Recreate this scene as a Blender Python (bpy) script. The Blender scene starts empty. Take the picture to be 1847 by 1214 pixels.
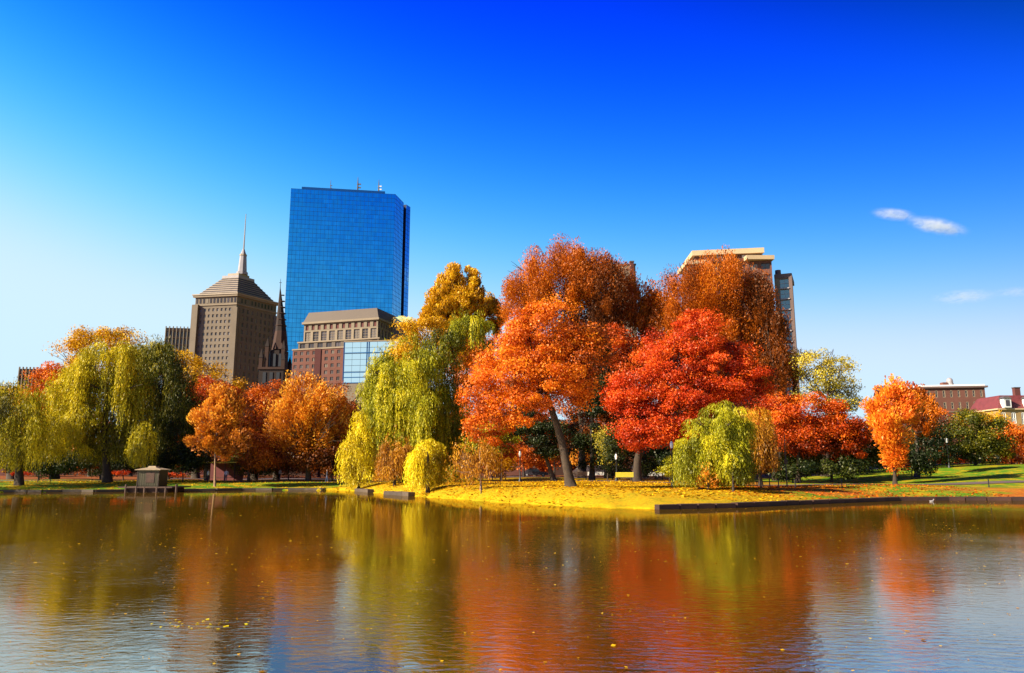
import bpy, math, random
import numpy as np
from mathutils import Vector, Matrix

random.seed(7)
RNG = np.random.default_rng(7)
SC = bpy.context.scene
COL = SC.collection
R = math.radians

# ------------------------------------------------------------------ camera
CAM_H = 2.2
F = 1394.0            # focal length in pixels of a 1847 px wide frame
CX, CY = 923.5, 607.0
PITCH = math.atan(245.0 / F)
cam = bpy.data.cameras.new("camera"); camo = bpy.data.objects.new("camera", cam)
COL.objects.link(camo); SC.camera = camo
camo.location = (0, 0, CAM_H); camo.rotation_euler = (math.pi / 2 + PITCH, 0, 0)
cam.sensor_width = 36.0; cam.lens = 36.0 * F / 1847.0
cam.clip_start = 0.1; cam.clip_end = 9000

# ------------------------------------------------------------------ sky, sun, exposure
SUN_EL, SUN_AZ = R(30), R(-113)
w = bpy.data.worlds.new("World"); SC.world = w; w.use_nodes = True
nt = w.node_tree; N = nt.nodes; L = nt.links
sky = N.new("ShaderNodeTexSky"); sky.sky_type = 'NISHITA'; sky.sun_disc = False
sky.sun_elevation = SUN_EL; sky.sun_rotation = SUN_AZ
sep = N.new("ShaderNodeSeparateColor"); comb = N.new("ShaderNodeCombineColor")
L.new(sky.outputs[0], sep.inputs[0])
tc = N.new("ShaderNodeTexCoord"); sx = N.new("ShaderNodeSeparateXYZ"); L.new(tc.outputs['Generated'], sx.inputs[0])


def wmath(op, a, b, c=None, clamp=False):
    n = N.new("ShaderNodeMath"); n.operation = op; n.use_clamp = clamp
    for i, v in enumerate((a, b, c)):
        if v is None: continue
        if hasattr(v, 'links'): L.new(v, n.inputs[i])
        else: n.inputs[i].default_value = v
    return n.outputs[0]


EXPO = 1.25
# a polarised, deeply saturated slide-film sky: each channel of the physical sky goes through one smooth curve, everywhere alike
for ch, (k_, kz, g, la, m_) in enumerate(((.70, 1.5, 3.5, -1.4, .66), (.80, 1.3, 2.0, -1.12, .90), (.90, .70, 7.25, -1.8, 1.06))):
    v = wmath('MULTIPLY', sep.outputs[ch], wmath('MULTIPLY_ADD', sx.outputs[0], -k_, 1.0))
    v = wmath('MULTIPLY', v, wmath('MAXIMUM', wmath('MULTIPLY_ADD', sx.outputs[2], -kz, 1.0), 0.05))
    v = wmath('POWER', v, g)
    v = wmath('EXPONENT', wmath('MULTIPLY', v, -math.exp(la)), 0.0)
    v = wmath('MULTIPLY', wmath('SUBTRACT', 1.0, v), m_ / (0.1 * 2 ** EXPO))
    L.new(v, comb.inputs[ch])
bg = N['Background']; bg.inputs[1].default_value = 0.1
L.new(comb.outputs[0], bg.inputs[0])

sun = bpy.data.lights.new("sun", 'SUN'); suno = bpy.data.objects.new("sun", sun); COL.objects.link(suno)
sun.energy = 5.0; sun.angle = R(0.5); sun.color = (1.0, 0.88, 0.68)
sd = Vector((math.sin(SUN_AZ) * math.cos(SUN_EL), math.cos(SUN_AZ) * math.cos(SUN_EL), math.sin(SUN_EL)))
suno.rotation_euler = sd.to_track_quat('Z', 'Y').to_euler()
vs = SC.view_settings
vs.view_transform = 'Standard'; vs.look = 'None'; vs.gamma = 1.0; vs.use_curve_mapping = False; vs.exposure = EXPO
SC.cycles.max_bounces = 8; SC.cycles.volume_bounces = 6; SC.cycles.transparent_max_bounces = 8

# ------------------------------------------------------------------ projection helpers: a photo pixel and a distance give a place
cp, sp = math.cos(PITCH), math.sin(PITCH)


def P(px, py, Y):
    u = (px - CX) / F; v = (CY - py) / F
    dy = cp - v * sp; dz = sp + v * cp
    k = Y / dy
    return Vector((u * k, Y, CAM_H + dz * k))


def solveY(px, py, z):
    u = (px - CX) / F; v = (CY - py) / F
    dy = cp - v * sp; dz = sp + v * cp
    return (z - CAM_H) / dz * dy


# ------------------------------------------------------------------ terrain
SHORE = [(-400, 80), (-120, 82), (-74.6, 85), (-58.3, 88), (-46.7, 90), (-39.6, 93), (-33.3, 98), (-22.7, 98), (-18.2, 93), (-13.7, 82),
         (-9.7, 74), (-5.9, 67), (-1, 57.5), (3.1, 52), (6.2, 48.6), (8.65, 47.6), (14.0, 50), (19, 54), (24.4, 58), (30, 62),
         (35, 63), (41, 62), (49, 58), (60, 50), (90, 36), (140, 30), (400, 30)]
SX = np.array([s[0] for s in SHORE], float); SY = np.array([s[1] for s in SHORE], float)


def sstep(a, b, x):
    t = np.clip((np.asarray(x, float) - a) / (b - a), 0, 1); return t * t * (3 - 2 * t)


def shoreY(x):
    y = np.interp(x, SX, SY)
    return y + np.where(np.asarray(x) < 8.3, .35 * np.sin(np.asarray(x) * 1.1) + .25 * np.sin(np.asarray(x) * 2.7 + 1), 0.0) * sstep(8.5, 6.5, x)


def ground(x, y):
    x = np.asarray(x, float); y = np.asarray(y, float)
    t = y - shoreY(x)
    right = sstep(8.4, 8.9, x); left = sstep(-14, -20, x)
    bank = .06 * (1 - right) + 0.26 * right + .18 * left
    rise = .88 * (1 - right) + .60 * right - .28 * left
    z = bank + rise * sstep(0, 8, t) ** .8 + 0.007 * np.clip(t - 6, 0, 80)
    z = z + sstep(34, 72, x) * sstep(68, 112, y) * 2.1
    z = z + 0.06 * np.sin(x * .35 + y * .11) * np.clip(t / 10, 0, 1) + 0.05 * np.sin(x * .13 - y * .21) * np.clip(t / 10, 0, 1)
    edge = sstep(-0.5, 0.05, t)
    return np.where(t < 0.05, -1.4 + edge * (z + 1.4), z)


def G(x, y): return float(ground(x, y))


# ------------------------------------------------------------------ materials
def lin(r, g, b):
    f = lambda c: (c / 255 / 12.92) if c / 255 <= 0.04045 else ((c / 255 + .055) / 1.055) ** 2.4
    return (f(r), f(g), f(b), 1)


def newmat(name):
    m = bpy.data.materials.new(name); m.use_nodes = True
    return m, m.node_tree, m.node_tree.nodes, m.node_tree.links, m.node_tree.nodes['Principled BSDF']


def noise(nt_, scale, detail=4, vec=None, rough=.6):
    n = nt_.nodes.new("ShaderNodeTexNoise"); n.inputs['Scale'].default_value = scale; n.inputs['Detail'].default_value = detail
    n.inputs['Roughness'].default_value = rough
    if vec is not None: nt_.links.new(vec, n.inputs['Vector'])
    return n


def ramp(nt_, fac, stops, interp='LINEAR'):
    r = nt_.nodes.new("ShaderNodeValToRGB"); cr = r.color_ramp; cr.interpolation = interp
    while len(cr.elements) < len(stops): cr.elements.new(0.5)
    for e, (p, c) in zip(cr.elements, stops):
        e.position = p; e.color = c if len(c) == 4 else (*c, 1)
    nt_.links.new(fac, r.inputs[0]); return r


def solid(name, c, rough=.7, var=.25, scale=1.2, bump=.0, metal=0.0, spec=.5, coords='Object'):
    """one colour with grain and weathering"""
    m, t, n, l, b = newmat(name)
    co = n.new("ShaderNodeTexCoord"); nz = noise(t, scale, 6, co.outputs[coords]); n2 = noise(t, scale * 9, 3, co.outputs[coords])
    mx = n.new("ShaderNodeMath"); mx.operation = 'MULTIPLY_ADD'; mx.inputs[1].default_value = .35
    l.new(n2.outputs[0], mx.inputs[0]); l.new(nz.outputs[0], mx.inputs[2])
    lo = tuple(x * (1 - var) for x in c[:3]); hi = tuple(min(1, x * (1 + var)) for x in c[:3])
    r = ramp(t, mx.outputs[0], [(.4, lo), (.95, hi)])
    l.new(r.outputs[0], b.inputs['Base Color'])
    if 'granite' in name:
        oi = n.new("ShaderNodeObjectInfo"); hs = n.new("ShaderNodeHueSaturation"); mr = n.new("ShaderNodeMapRange"); mr.inputs['To Min'].default_value = .65; mr.inputs['To Max'].default_value = 1.3
        l.new(oi.outputs['Random'], mr.inputs['Value']); l.new(mr.outputs[0], hs.inputs['Value']); l.new(r.outputs[0], hs.inputs['Color']); l.new(hs.outputs[0], b.inputs['Base Color'])
    b.inputs['Roughness'].default_value = rough; b.inputs['Metallic'].default_value = metal
    b.inputs['Specular IOR Level'].default_value = spec
    if bump:
        bp = n.new("ShaderNodeBump"); bp.inputs['Strength'].default_value = bump; bp.inputs['Distance'].default_value = .05
        l.new(n2.outputs[0], bp.inputs['Height']); l.new(bp.outputs[0], b.inputs['Normal'])
    return m


_leafcache = {}


def leafmat(name, cols, transl=.35):
    """leaf colour: a ramp over a value stored on each leaf"""
    if name in _leafcache: return _leafcache[name]
    m = bpy.data.materials.new(name); m.use_nodes = True; t = m.node_tree; n = t.nodes; l = t.links
    n.remove(n['Principled BSDF'])
    a = n.new("ShaderNodeAttribute"); a.attribute_name = 'tint'
    k = len(cols)
    r = ramp(t, a.outputs['Fac'], [(i / (k - 1), c) for i, c in enumerate(cols)])
    d = n.new("ShaderNodeBsdfDiffuse"); tr = n.new("ShaderNodeBsdfTranslucent"); mx = n.new("ShaderNodeMixShader"); mx.inputs[0].default_value = transl
    l.new(r.outputs[0], d.inputs[0]); l.new(r.outputs[0], tr.inputs[0]); l.new(d.outputs[0], mx.inputs[1]); l.new(tr.outputs[0], mx.inputs[2])
    gl = n.new("ShaderNodeBsdfGlossy"); gl.inputs['Roughness'].default_value = .45; gl.inputs[0].default_value = (.8, .75, .6, 1)
    m2 = n.new("ShaderNodeMixShader"); m2.inputs[0].default_value = .025
    l.new(mx.outputs[0], m2.inputs[1]); l.new(gl.outputs[0], m2.inputs[2])
    l.new(m2.outputs[0], n['Material Output'].inputs[0])
    _leafcache[name] = m
    return m


PAL = {
    'lime': [(.04, .05, .003), (.15, .155, .005), (.36, .34, .007), (.66, .54, .012)],
    'olive': [(.05, .045, .004), (.19, .16, .005), (.44, .36, .007), (.74, .56, .010)],
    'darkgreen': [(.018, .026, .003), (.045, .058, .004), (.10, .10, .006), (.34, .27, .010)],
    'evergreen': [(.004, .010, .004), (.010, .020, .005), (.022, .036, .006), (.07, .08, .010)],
    'yellow': [(.22, .15, .004), (.52, .39, .005), (.76, .58, .008), (.86, .72, .015)],
    'gold':      [(.20, .09, .003), (.50, .24, .004), (.74, .40, .006), (.84, .54, .010)],
    'orange':    [(.17, .030, .003), (.50, .088, .004), (.76, .165, .006), (.85, .28, .009)],
    'peach': [(.26, .07, .006), (.56, .17, .010), (.78, .31, .02), (.88, .45, .035)],
    'redorange': [(.13, .014, .003), (.44, .048, .004), (.70, .105, .006), (.80, .21, .010)],
    'red': [(.12, .007, .003), (.42, .026, .004), (.68, .066, .006), (.80, .15, .009)],
    'rust': [(.10, .020, .003), (.32, .066, .0035), (.54, .12, .004), (.68, .20, .007)],
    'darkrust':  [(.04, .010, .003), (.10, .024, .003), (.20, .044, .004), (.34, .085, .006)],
    'salmon':    [(.34, .04, .004), (.70, .115, .008), (.86, .23, .015), (.90, .36, .02)],
    'tan':       [(.16, .055, .005), (.38, .15, .007), (.58, .26, .010), (.74, .40, .016)],
    'pale': [(.14, .12, .012), (.34, .28, .025), (.54, .43, .04), (.70, .54, .05)],
}


def LM(key): return leafmat(key + '_leaves', PAL[key], .32)


M = {}
M['bark'] = solid('bark', (.045, .028, .016), .9, .5, 3, .6)
M['bark_light'] = solid('light_bark', (.30, .17, .085), .85, .4, 3, .5)
M['bark_dark'] = solid('dark_bark', (.02, .012, .010), .9, .4, 3, .5)
M['granite'] = solid('granite', (.055, .035, .020), .85, .35, 2.5, .4)
M['granite_dark'] = solid('dark_granite', (.045, .016, .009), .9, .4, 2.0, .4)
M['path'] = solid('path_asphalt', (.11, .070, .058), .95, .35, .6, .2, coords='Object')
M['iron'] = solid('black_iron', (.012, .012, .014), .5, .3, 4)
M['globe'] = solid('lamp_globe_glass', (.80, .78, .70), .35, .05, 3)
M['wood_dock'] = solid('dock_wood', (.07, .035, .02), .85, .4, 2, .4)
M['kiosk_wall'] = solid('kiosk_painted_boards', (.050, .040, .016), .8, .25, 2)
M['kiosk_roof'] = solid('kiosk_shingles', (.30, .22, .12), .8, .25, 3)
M['bench_yellow'] = solid('yellow_painted_slat', (.75, .62, .04), .6, .15, 3)
M['white'] = solid('white_paint', (.72, .70, .66), .6, .1, 2)
M['tan_stone'] = solid('tan_limestone', (.155, .118, .078), .85, .18, .12, 0)
M['tan_light'] = solid('pale_limestone', (.235, .18, .115), .85, .15, .15, 0)
M['slate'] = solid('slate_roof', (.085, .07, .065), .6, .2, .3)
M['roof_band'] = solid('pale_roof_tile', (.34, .26, .17), .6, .2, .3)
M['spire_metal'] = solid('grey_spire_metal', (.30, .27, .27), .5, .15, .4)
M['brown_stone'] = solid('brown_sandstone', (.018, .008, .004), .9, .35, .4)
M['brown_lit'] = solid('lit_sandstone', (.042, .016, .007), .9, .3, .4)  # lighter copy of the brown sandstone, toned as if lit
M['brick'] = solid('red_brown_brick', (.125, .045, .028), .9, .2, .25)
M['brick_dark'] = solid('dark_plum_brick', (.10, .028, .022), .9, .2, .25)
M['mansard'] = solid('brown_metal_roof', (.085, .056, .034), .7, .1, .1)
M['concrete'] = solid('grey_concrete', (.19, .15, .095), .85, .15, .2)
M['cream'] = solid('cream_concrete', (.50, .35, .19), .8, .1, .2)
M['plum'] = solid('plum_concrete', (.12, .075, .062), .8, .15, .2)
M['copper'] = solid('pale_copper_roof', (.42, .50, .22), .6, .1, .4)
M['yellow_stone'] = solid('yellow_stone', (.32, .20, .075), .85, .2, .5)
M['red_roof'] = solid('dark_red_slate', (.14, .025, .025), .7, .25, .8)


def glassmat(name, c, rough=.08, metal=0.0, cell=None, spec=.5, var=.3):
    m, t, n, l, b = newmat(name)
    b.inputs['Base Color'].default_value = (*c[:3], 1); b.inputs['Roughness'].default_value = rough
    b.inputs['Metallic'].default_value = metal; b.inputs['Specular IOR Level'].default_value = spec
    if not cell and not metal:                      # some panes have pale blinds drawn behind them
        oi = n.new("ShaderNodeObjectInfo")
        r = ramp(t, oi.outputs['Random'], [(0, c[:3]), (.55, tuple(x * 1.5 for x in c[:3])), (.8, tuple(min(1, x * 2.6) for x in c[:3])), (1, (.22, .18, .13))])
        l.new(r.outputs[0], b.inputs['Base Color'])
    if cell:
        co = n.new("ShaderNodeTexCoord"); sn = n.new("ShaderNodeVectorMath"); sn.operation = 'SNAP'; sn.inputs[1].default_value = cell
        l.new(co.outputs['Object'], sn.inputs[0])
        wn = n.new("ShaderNodeTexWhiteNoise"); l.new(sn.outputs[0], wn.inputs['Vector'])
        r = ramp(t, wn.outputs['Value'], [(0, tuple(x * (1 - var) for x in c[:3])), (.8, c[:3]), (1, tuple(min(1, x * (1 + var)) for x in c[:3]))])
        l.new(r.outputs[0], b.inputs['Base Color'])
        # every pane sits at a slightly different tilt
        v2 = n.new("ShaderNodeVectorMath"); v2.operation = 'SUBTRACT'; v2.inputs[1].default_value = (.5, .5, .5)
        l.new(wn.outputs['Color'], v2.inputs[0])
        v3 = n.new("ShaderNodeVectorMath"); v3.operation = 'MULTIPLY_ADD'; v3.inputs[1].default_value = (.012, .012, .018)
        ge = n.new("ShaderNodeNewGeometry"); l.new(v2.outputs[0], v3.inputs[0]); l.new(ge.outputs['Normal'], v3.inputs[2])
        vn = n.new("ShaderNodeVectorMath"); vn.operation = 'NORMALIZE'; l.new(v3.outputs[0], vn.inputs[0]); l.new(vn.outputs[0], b.inputs['Normal'])
    return m


M['glass_dark'] = glassmat('dark_window_glass', (.035, .028, .030), .1)
M['glass_tower'] = glassmat('blue_mirror_glass', (.040, .32, .60), .06, 1.0, (3.3, 3.3, 3.95), var=.09)
M['glass_side'] = glassmat('blue_mirror_glass_side', (.14, .46, .64), .08, 1.0, (3.3, 3.3, 3.95), var=.10)
M['glass_mid'] = glassmat('grey_window_glass', (.085, .075, .070), .25)
M['tower_frame'] = solid('blue_steel_mullion', (.012, .10, .26), .4, .1, .1, metal=.7)
M['notch'] = solid('dark_notch_glass', (.012, .016, .05), .3, .1, .1)
M['glass_pale'] = glassmat('pale_sky_glass', (.80, .86, .84), .06, 1.0)
M['glass_blue'] = glassmat('dark_blue_window_glass', (.10, .16, .20), .12, .7)


# ------------------------------------------------------------------ mesh helpers
class MB:
    def __init__(s): s.v = []; s.f = []; s.m = []; s.mats = []

    def mi(s, mat):
        if mat not in s.mats: s.mats.append(mat)
        return s.mats.index(mat)

    def face(s, pts, mat):
        k = len(s.v); s.v += [tuple(p) for p in pts]; s.f.append(tuple(range(k, k + len(pts)))); s.m.append(s.mi(mat))

    def prism(s, base, z0, z1, mat, top=None, topz=None):
        """base: list of (x,y) ccw; top: optional other outline"""
        top = top or base; n = len(base); k = len(s.v)
        s.v += [(x, y, z0) for x, y in base] + [(x, y, z1) for x, y in top]
        mi = s.mi(mat)
        for i in range(n):
            j = (i + 1) % n; s.f.append((k + i, k + j, k + n + j, k + n + i)); s.m.append(mi)
        s.f.append(tuple(k + i for i in reversed(range(n)))); s.m.append(mi)
        s.f.append(tuple(k + n + i for i in range(n))); s.m.append(mi)

    def box(s, c, size, mat, rz=0):
        hx, hy, hz = size[0] / 2, size[1] / 2, size[2] / 2; ca, sa = math.cos(rz), math.sin(rz)
        s.prism([(c[0] + x * ca - y * sa, c[1] + x * sa + y * ca) for x, y in ((-hx, -hy), (hx, -hy), (hx, hy), (-hx, hy))], c[2] - hz, c[2] + hz, mat)

    def bar(s, A, B, z0, z1, t0, t1, mat):
        """wall slab from A to B (xy); thickness from t0 to t1 along the outward normal"""
        d = Vector((B[0] - A[0], B[1] - A[1])); d.normalize(); nn = Vector((d.y, -d.x))
        q = [(A[0] + nn.x * t1, A[1] + nn.y * t1), (B[0] + nn.x * t1, B[1] + nn.y * t1), (B[0] + nn.x * t0, B[1] + nn.y * t0), (A[0] + nn.x * t0, A[1] + nn.y * t0)]
        s.prism(q, z0, z1, mat)

    def tube(s, pts, rad, mat, sides=6, cap=True):
        k = len(s.v); mi = s.mi(mat); n = len(pts)
        for i, p in enumerate(pts):
            p = Vector(p)
            a = Vector(pts[max(0, i - 1)]); b = Vector(pts[min(n - 1, i + 1)]); d = (b - a)
            if d.length < 1e-6: d = Vector((0, 0, 1))
            d.normalize(); u = d.cross(Vector((0, 1, 0)) if abs(d.y) < .9 else Vector((1, 0, 0))); u.normalize(); v = d.cross(u)
            for j in range(sides):
                an = 2 * math.pi * j / sides; q = p + (u * math.cos(an) + v * math.sin(an)) * rad[i]; s.v.append(tuple(q))
        for i in range(n - 1):
            for j in range(sides):
                j2 = (j + 1) % sides
                s.f.append((k + i * sides + j, k + i * sides + j2, k + (i + 1) * sides + j2, k + (i + 1) * sides + j)); s.m.append(mi)
        if cap:
            s.f.append(tuple(k + j for j in range(sides))); s.m.append(mi)
            s.f.append(tuple(k + (n - 1) * sides + j for j in reversed(range(sides)))); s.m.append(mi)

    def lathe(s, c, prof, mat, sides=10):
        """prof: list of (r,z)"""
        s.tube([(c[0], c[1], c[2] + z) for r, z in prof], [max(r, .001) for r, z in prof], mat, sides)

    def mesh(s, name, smooth=False):
        me = bpy.data.meshes.new(name); me.from_pydata(s.v, [], s.f); me.update()
        for m in s.mats: me.materials.append(m)
        me.polygons.foreach_set('material_index', s.m)
        if smooth: me.polygons.foreach_set('use_smooth', [True] * len(s.f))
        return me

    def build(s, name, parent=None, loc=(0, 0, 0), smooth=False):
        if parent is not None and tuple(loc) == (0, 0, 0):
            pl = parent.matrix_basis.translation if parent.parent is None else Vector((0, 0, 0))
            if parent.parent is None:
                s.v = [(x - pl.x, y - pl.y, z - pl.z) for x, y, z in s.v]
            else:
                gp = parent.parent.matrix_basis.translation + parent.matrix_basis.translation
                s.v = [(x - gp.x, y - gp.y, z - gp.z) for x, y, z in s.v]
        o = bpy.data.objects.new(name, s.mesh(name, smooth)); COL.objects.link(o); o.location = loc
        if parent is not None: o.parent = parent
        return o


def tag(o, label=None, cat=None, group=None, kind=None):
    if label: o['label'] = label
    if cat: o['category'] = cat
    if group: o['group'] = group
    if kind: o['kind'] = kind
    return o


def thing(name, loc, label, cat, group=None):
    o = bpy.data.objects.new(name, None); COL.objects.link(o); o.location = loc; o.empty_display_size = .5
    return tag(o, label, cat, group)


def quadmesh(name, V, tint, mat, parent, origin):
    """V: (n,4,3) leaf corners; tint: (n,)"""
    n, q = V.shape[:2]; me = bpy.data.meshes.new(name)
    V = (V.reshape(-1, 3) - np.array(origin)).astype(np.float32)
    me.vertices.add(n * q); me.vertices.foreach_set('co', V.ravel())
    me.loops.add(n * q); me.loops.foreach_set('vertex_index', np.arange(n * q, dtype=np.int32))
    me.polygons.add(n); me.polygons.foreach_set('loop_start', np.arange(0, n * q, q, dtype=np.int32)); me.polygons.foreach_set('loop_total', np.full(n, q, dtype=np.int32))
    a = me.attributes.new('tint', 'FLOAT', 'FACE'); a.data.foreach_set('value', np.clip(tint, 0, 1).astype(np.float32))
    me.materials.append(mat); me.update(calc_edges=True); me.validate()
    o = bpy.data.objects.new(name, me); COL.objects.link(o)
    if parent is not None: o.parent = parent
    return o


def unit(v): return v / np.maximum(np.linalg.norm(v, axis=1, keepdims=True), 1e-6)


def leafquads(c, axis, nrm, ln, wd, flat=None):
    """leaves: three-cornered in the crowns, diamonds when lying flat; at c, long axis 'axis', roughly facing 'nrm'"""
    a = unit(axis); b = unit(np.cross(nrm, a)); ln = ln[:, None] * .5; wd = wd[:, None] * .5
    sk = RNG.uniform(-.5, .5, (len(c), 1))
    return np.stack([c - a * ln + b * wd * sk, c + a * ln * .5 + b * wd, c + a * ln * .6 - b * wd * .9], axis=1) if flat is None else np.stack([c - a * ln, c - a * ln * .1 + b * wd, c + a * ln, c - a * ln * .1 - b * wd], axis=1)


TRI = 0
# ------------------------------------------------------------------ trees
def crown_leafy(lobes, D, size, density, mode, clump, depthf, origin):
    """lobes: (px,py,rx,ry[,dy[,tintshift]]) -> leaf quads, tints, clump centres"""
    Q = []; T = []; CC = []
    s = D / F
    for lb in lobes:
        px, py, rx, ry = lb[:4]; dyo = lb[4] if len(lb) > 4 else 0; ts = lb[5] if len(lb) > 5 else 0
        c = np.array(P(px, py, D + dyo)); ax, az = rx * s, ry * s; ay = max(min(ax, az), .5 * (ax + az) * .8) * depthf
        if clump > 1.6: ax -= .4 * clump; az -= .55 * clump; ay -= .4 * clump
        surf = (ax * ay + ay * az + ax * az) / 3 * 12.5
        ncl = max(10, int(surf / (clump * clump * 2.2) * 1.15))
        d = unit(RNG.normal(size=(ncl, 3)))
        # uneven outline: the radius swells and shrinks with direction
        ph = RNG.uniform(0, 6.28, 6)
        bulge = 1 + .10 * np.sin(d[:, 0] * 5 + ph[0]) * np.sin(d[:, 2] * 6 + ph[1]) + .08 * np.sin(d[:, 0] * 11 + ph[2] + d[:, 1] * 7) + .06 * np.sin(d[:, 2] * 13 + ph[3])
        rr = RNG.uniform(.45, 1.0, ncl) ** .45 * bulge
        cc = c + d * rr[:, None] * np.array([ax, ay, az])
        keep = RNG.uniform(size=ncl) > .10
        cc = cc[keep]; d = d[keep]; ncl = len(cc)
        cr = clump * RNG.uniform(.55, 1.35, ncl)
        nl = int(density * clump * clump / (size * size) * 8.5)
        nl = max(nl, 12)
        idx = np.repeat(np.arange(ncl), nl)
        o = unit(RNG.normal(size=(len(idx), 3))) * (RNG.uniform(size=(len(idx), 1)) ** .5)
        if mode == 'fuzzy': o = o * np.array([.8, .8, 1.5])
        elif mode == 'leafy': o = o * np.array([1.2, 1.2, .72])
        elif mode == 'weep': o = o * np.array([.7, .7, 1.7])
        pos = cc[idx] + o * cr[idx][:, None]
        out = unit(o + d[idx] * .6 + RNG.normal(size=o.shape) * .55 + np.array([0, 0, .25]))
        if mode in ('fuzzy', 'vase'):
            root = np.array([c[0], c[1], c[2] - az * 1.15])
            ax_ = unit(pos - root) + RNG.normal(size=o.shape) * .28
        elif mode == 'weep':
            ax_ = RNG.normal(size=o.shape) * .3 + np.array([0, 0, -1])
        else:
            ax_ = RNG.normal(size=o.shape) + np.array([0, 0, -.3])
        asp = {'leafy': .72, 'fuzzy': .42, 'vase': .42, 'weep': .28}[mode]
        lnf = {'leafy': 1, 'fuzzy': 1.7, 'vase': 1.9, 'weep': 1.8}[mode]
        ln = size * lnf * RNG.uniform(.5, 1.4, len(idx)); wd = ln * asp * RNG.uniform(.8, 1.2, len(idx))
        Q.append(leafquads(pos, ax_, out, ln, wd))
        ct = RNG.normal(0, .20, ncl)[idx]
        T.append(.5 + ct + RNG.normal(0, .16, len(idx)) + ts)
        CC.append(cc)
    return np.concatenate(Q), np.concatenate(T), CC


def crown_willow(lobes, D, zbot_py, size, density, origin, ragged=.5):
    """each lobe is a heap of small arching sprays, and from every spray strands hang down"""
    Q = []; T = []; CC = []; s = D / F
    for lb in lobes:
        px, py, rx, ry = lb[:4]; dyo = lb[4] if len(lb) > 4 else 0; ts = lb[5] if len(lb) > 5 else 0
        zb = lb[6] if len(lb) > 6 else zbot_py
        c = np.array(P(px, py, D + dyo)); ax, az = rx * s, ry * s; ay = ax * .9
        zbot = P(px, zb, D + dyo).z; zl = c[2] - az * .35
        rs = .24 * (ax * az) ** .5 + .25                       # size of one spray
        nsub = int(max(9, 5.0 * (ax * ay + ax * az) / rs ** 2 * .27 + (ax * max(0, zl - zbot)) / rs ** 2 * .34))
        th = RNG.uniform(0, 2 * math.pi, nsub); up = RNG.uniform(-.35, 1, nsub); rad = RNG.uniform(.25, 1.15, nsub) ** .5
        hr = np.sqrt(np.clip(1 - np.clip(up, 0, 1) ** 2, 0, 1)) * rad
        sc = np.stack([c[0] + ax * hr * np.cos(th), c[1] + ay * hr * np.sin(th), c[2] + az * up * RNG.uniform(.75, 1.12, nsub)], 1)
        low = RNG.uniform(size=nsub) < .30                     # sprays that hang below the dome
        sc[:, 2] = np.where(low, RNG.uniform(min(zbot + 1.2, zl - .1), zl, nsub), sc[:, 2])
        srad = rs * RNG.uniform(.55, 1.35, nsub); stint = RNG.normal(0, .22, nsub)
        nb = int(30 * density); bi = np.repeat(np.arange(nsub), nb)
        a = RNG.uniform(0, 2 * math.pi, len(bi)); r_ = RNG.uniform(0, 1, len(bi)) ** .5
        st = sc[bi] + np.stack([srad[bi] * r_ * np.cos(a), srad[bi] * r_ * np.sin(a), srad[bi] * .75 * (np.sqrt(1 - r_ ** 2 * .95) - .3)], 1)
        full = np.clip(st[:, 2] - zbot, .5, None)
        sl = srad[bi] * RNG.uniform(1.4, 3.0, len(bi)) * RNG.uniform(.7, 1.7, nsub)[bi] * (1 - .45 * r_)
        dropper = RNG.uniform(size=nsub) < .30
        sl = np.where(dropper[bi], full * RNG.uniform(.6, 1.0, len(bi)), sl)
        sl = np.minimum(sl, full * RNG.uniform(.9, 1.04, len(bi)))
        step = size * 1.35
        cnt = np.clip((sl / step).astype(int), 2, 45)
        si = np.repeat(np.arange(len(bi)), cnt)
        k = np.concatenate([np.arange(n) for n in cnt]) + RNG.uniform(0, .6, len(si))
        t = k * step
        outw = unit(np.stack([np.cos(a), np.sin(a), a * 0], 1)) * .6 + unit(np.stack([st[:, 0] - c[0], st[:, 1] - c[1], st[:, 2] * 0 + 1e-3], 1)) * .4
        sway = RNG.normal(size=(len(bi), 3)) * .05
        arch = np.minimum(t, 1.2)[:, None] * .25
        pos = st[si] + outw[si] * arch + sway[si] * t[:, None] + RNG.normal(size=(len(si), 3)) * .07
        pos[:, 2] = st[si][:, 2] - t
        ax_ = np.array([0, 0, -1.0]) + outw[si] * (t < .8)[:, None] * .8 + RNG.normal(size=pos.shape) * .22
        nr = outw[si] + RNG.normal(size=pos.shape) * .6 + np.array([0, 0, .35])
        ln = size * 1.9 * RNG.uniform(.7, 1.3, len(si)); wd = ln * .22
        Q.append(leafquads(pos, ax_, nr, ln, wd))
        T.append(.5 + stint[bi][si] + RNG.normal(0, .10, len(si)) + ts)
        CC.append(sc)
    return np.concatenate(Q), np.concatenate(T), CC


def limb_pts(a, b, sag=.12, n=5, jit=.25):
    a = Vector(a); b = Vector(b); L_ = (b - a).length; pts = []
    for i in range(n + 1):
        t = i / n; p = a.lerp(b, t)
        p.z += math.sin(t * math.pi) * L_ * -sag * .5
        if 0 < i < n: p += Vector((random.uniform(-1, 1), random.uniform(-1, 1), random.uniform(-1, 1))) * jit * L_ * .08
        pts.append(p)
    return pts


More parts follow.
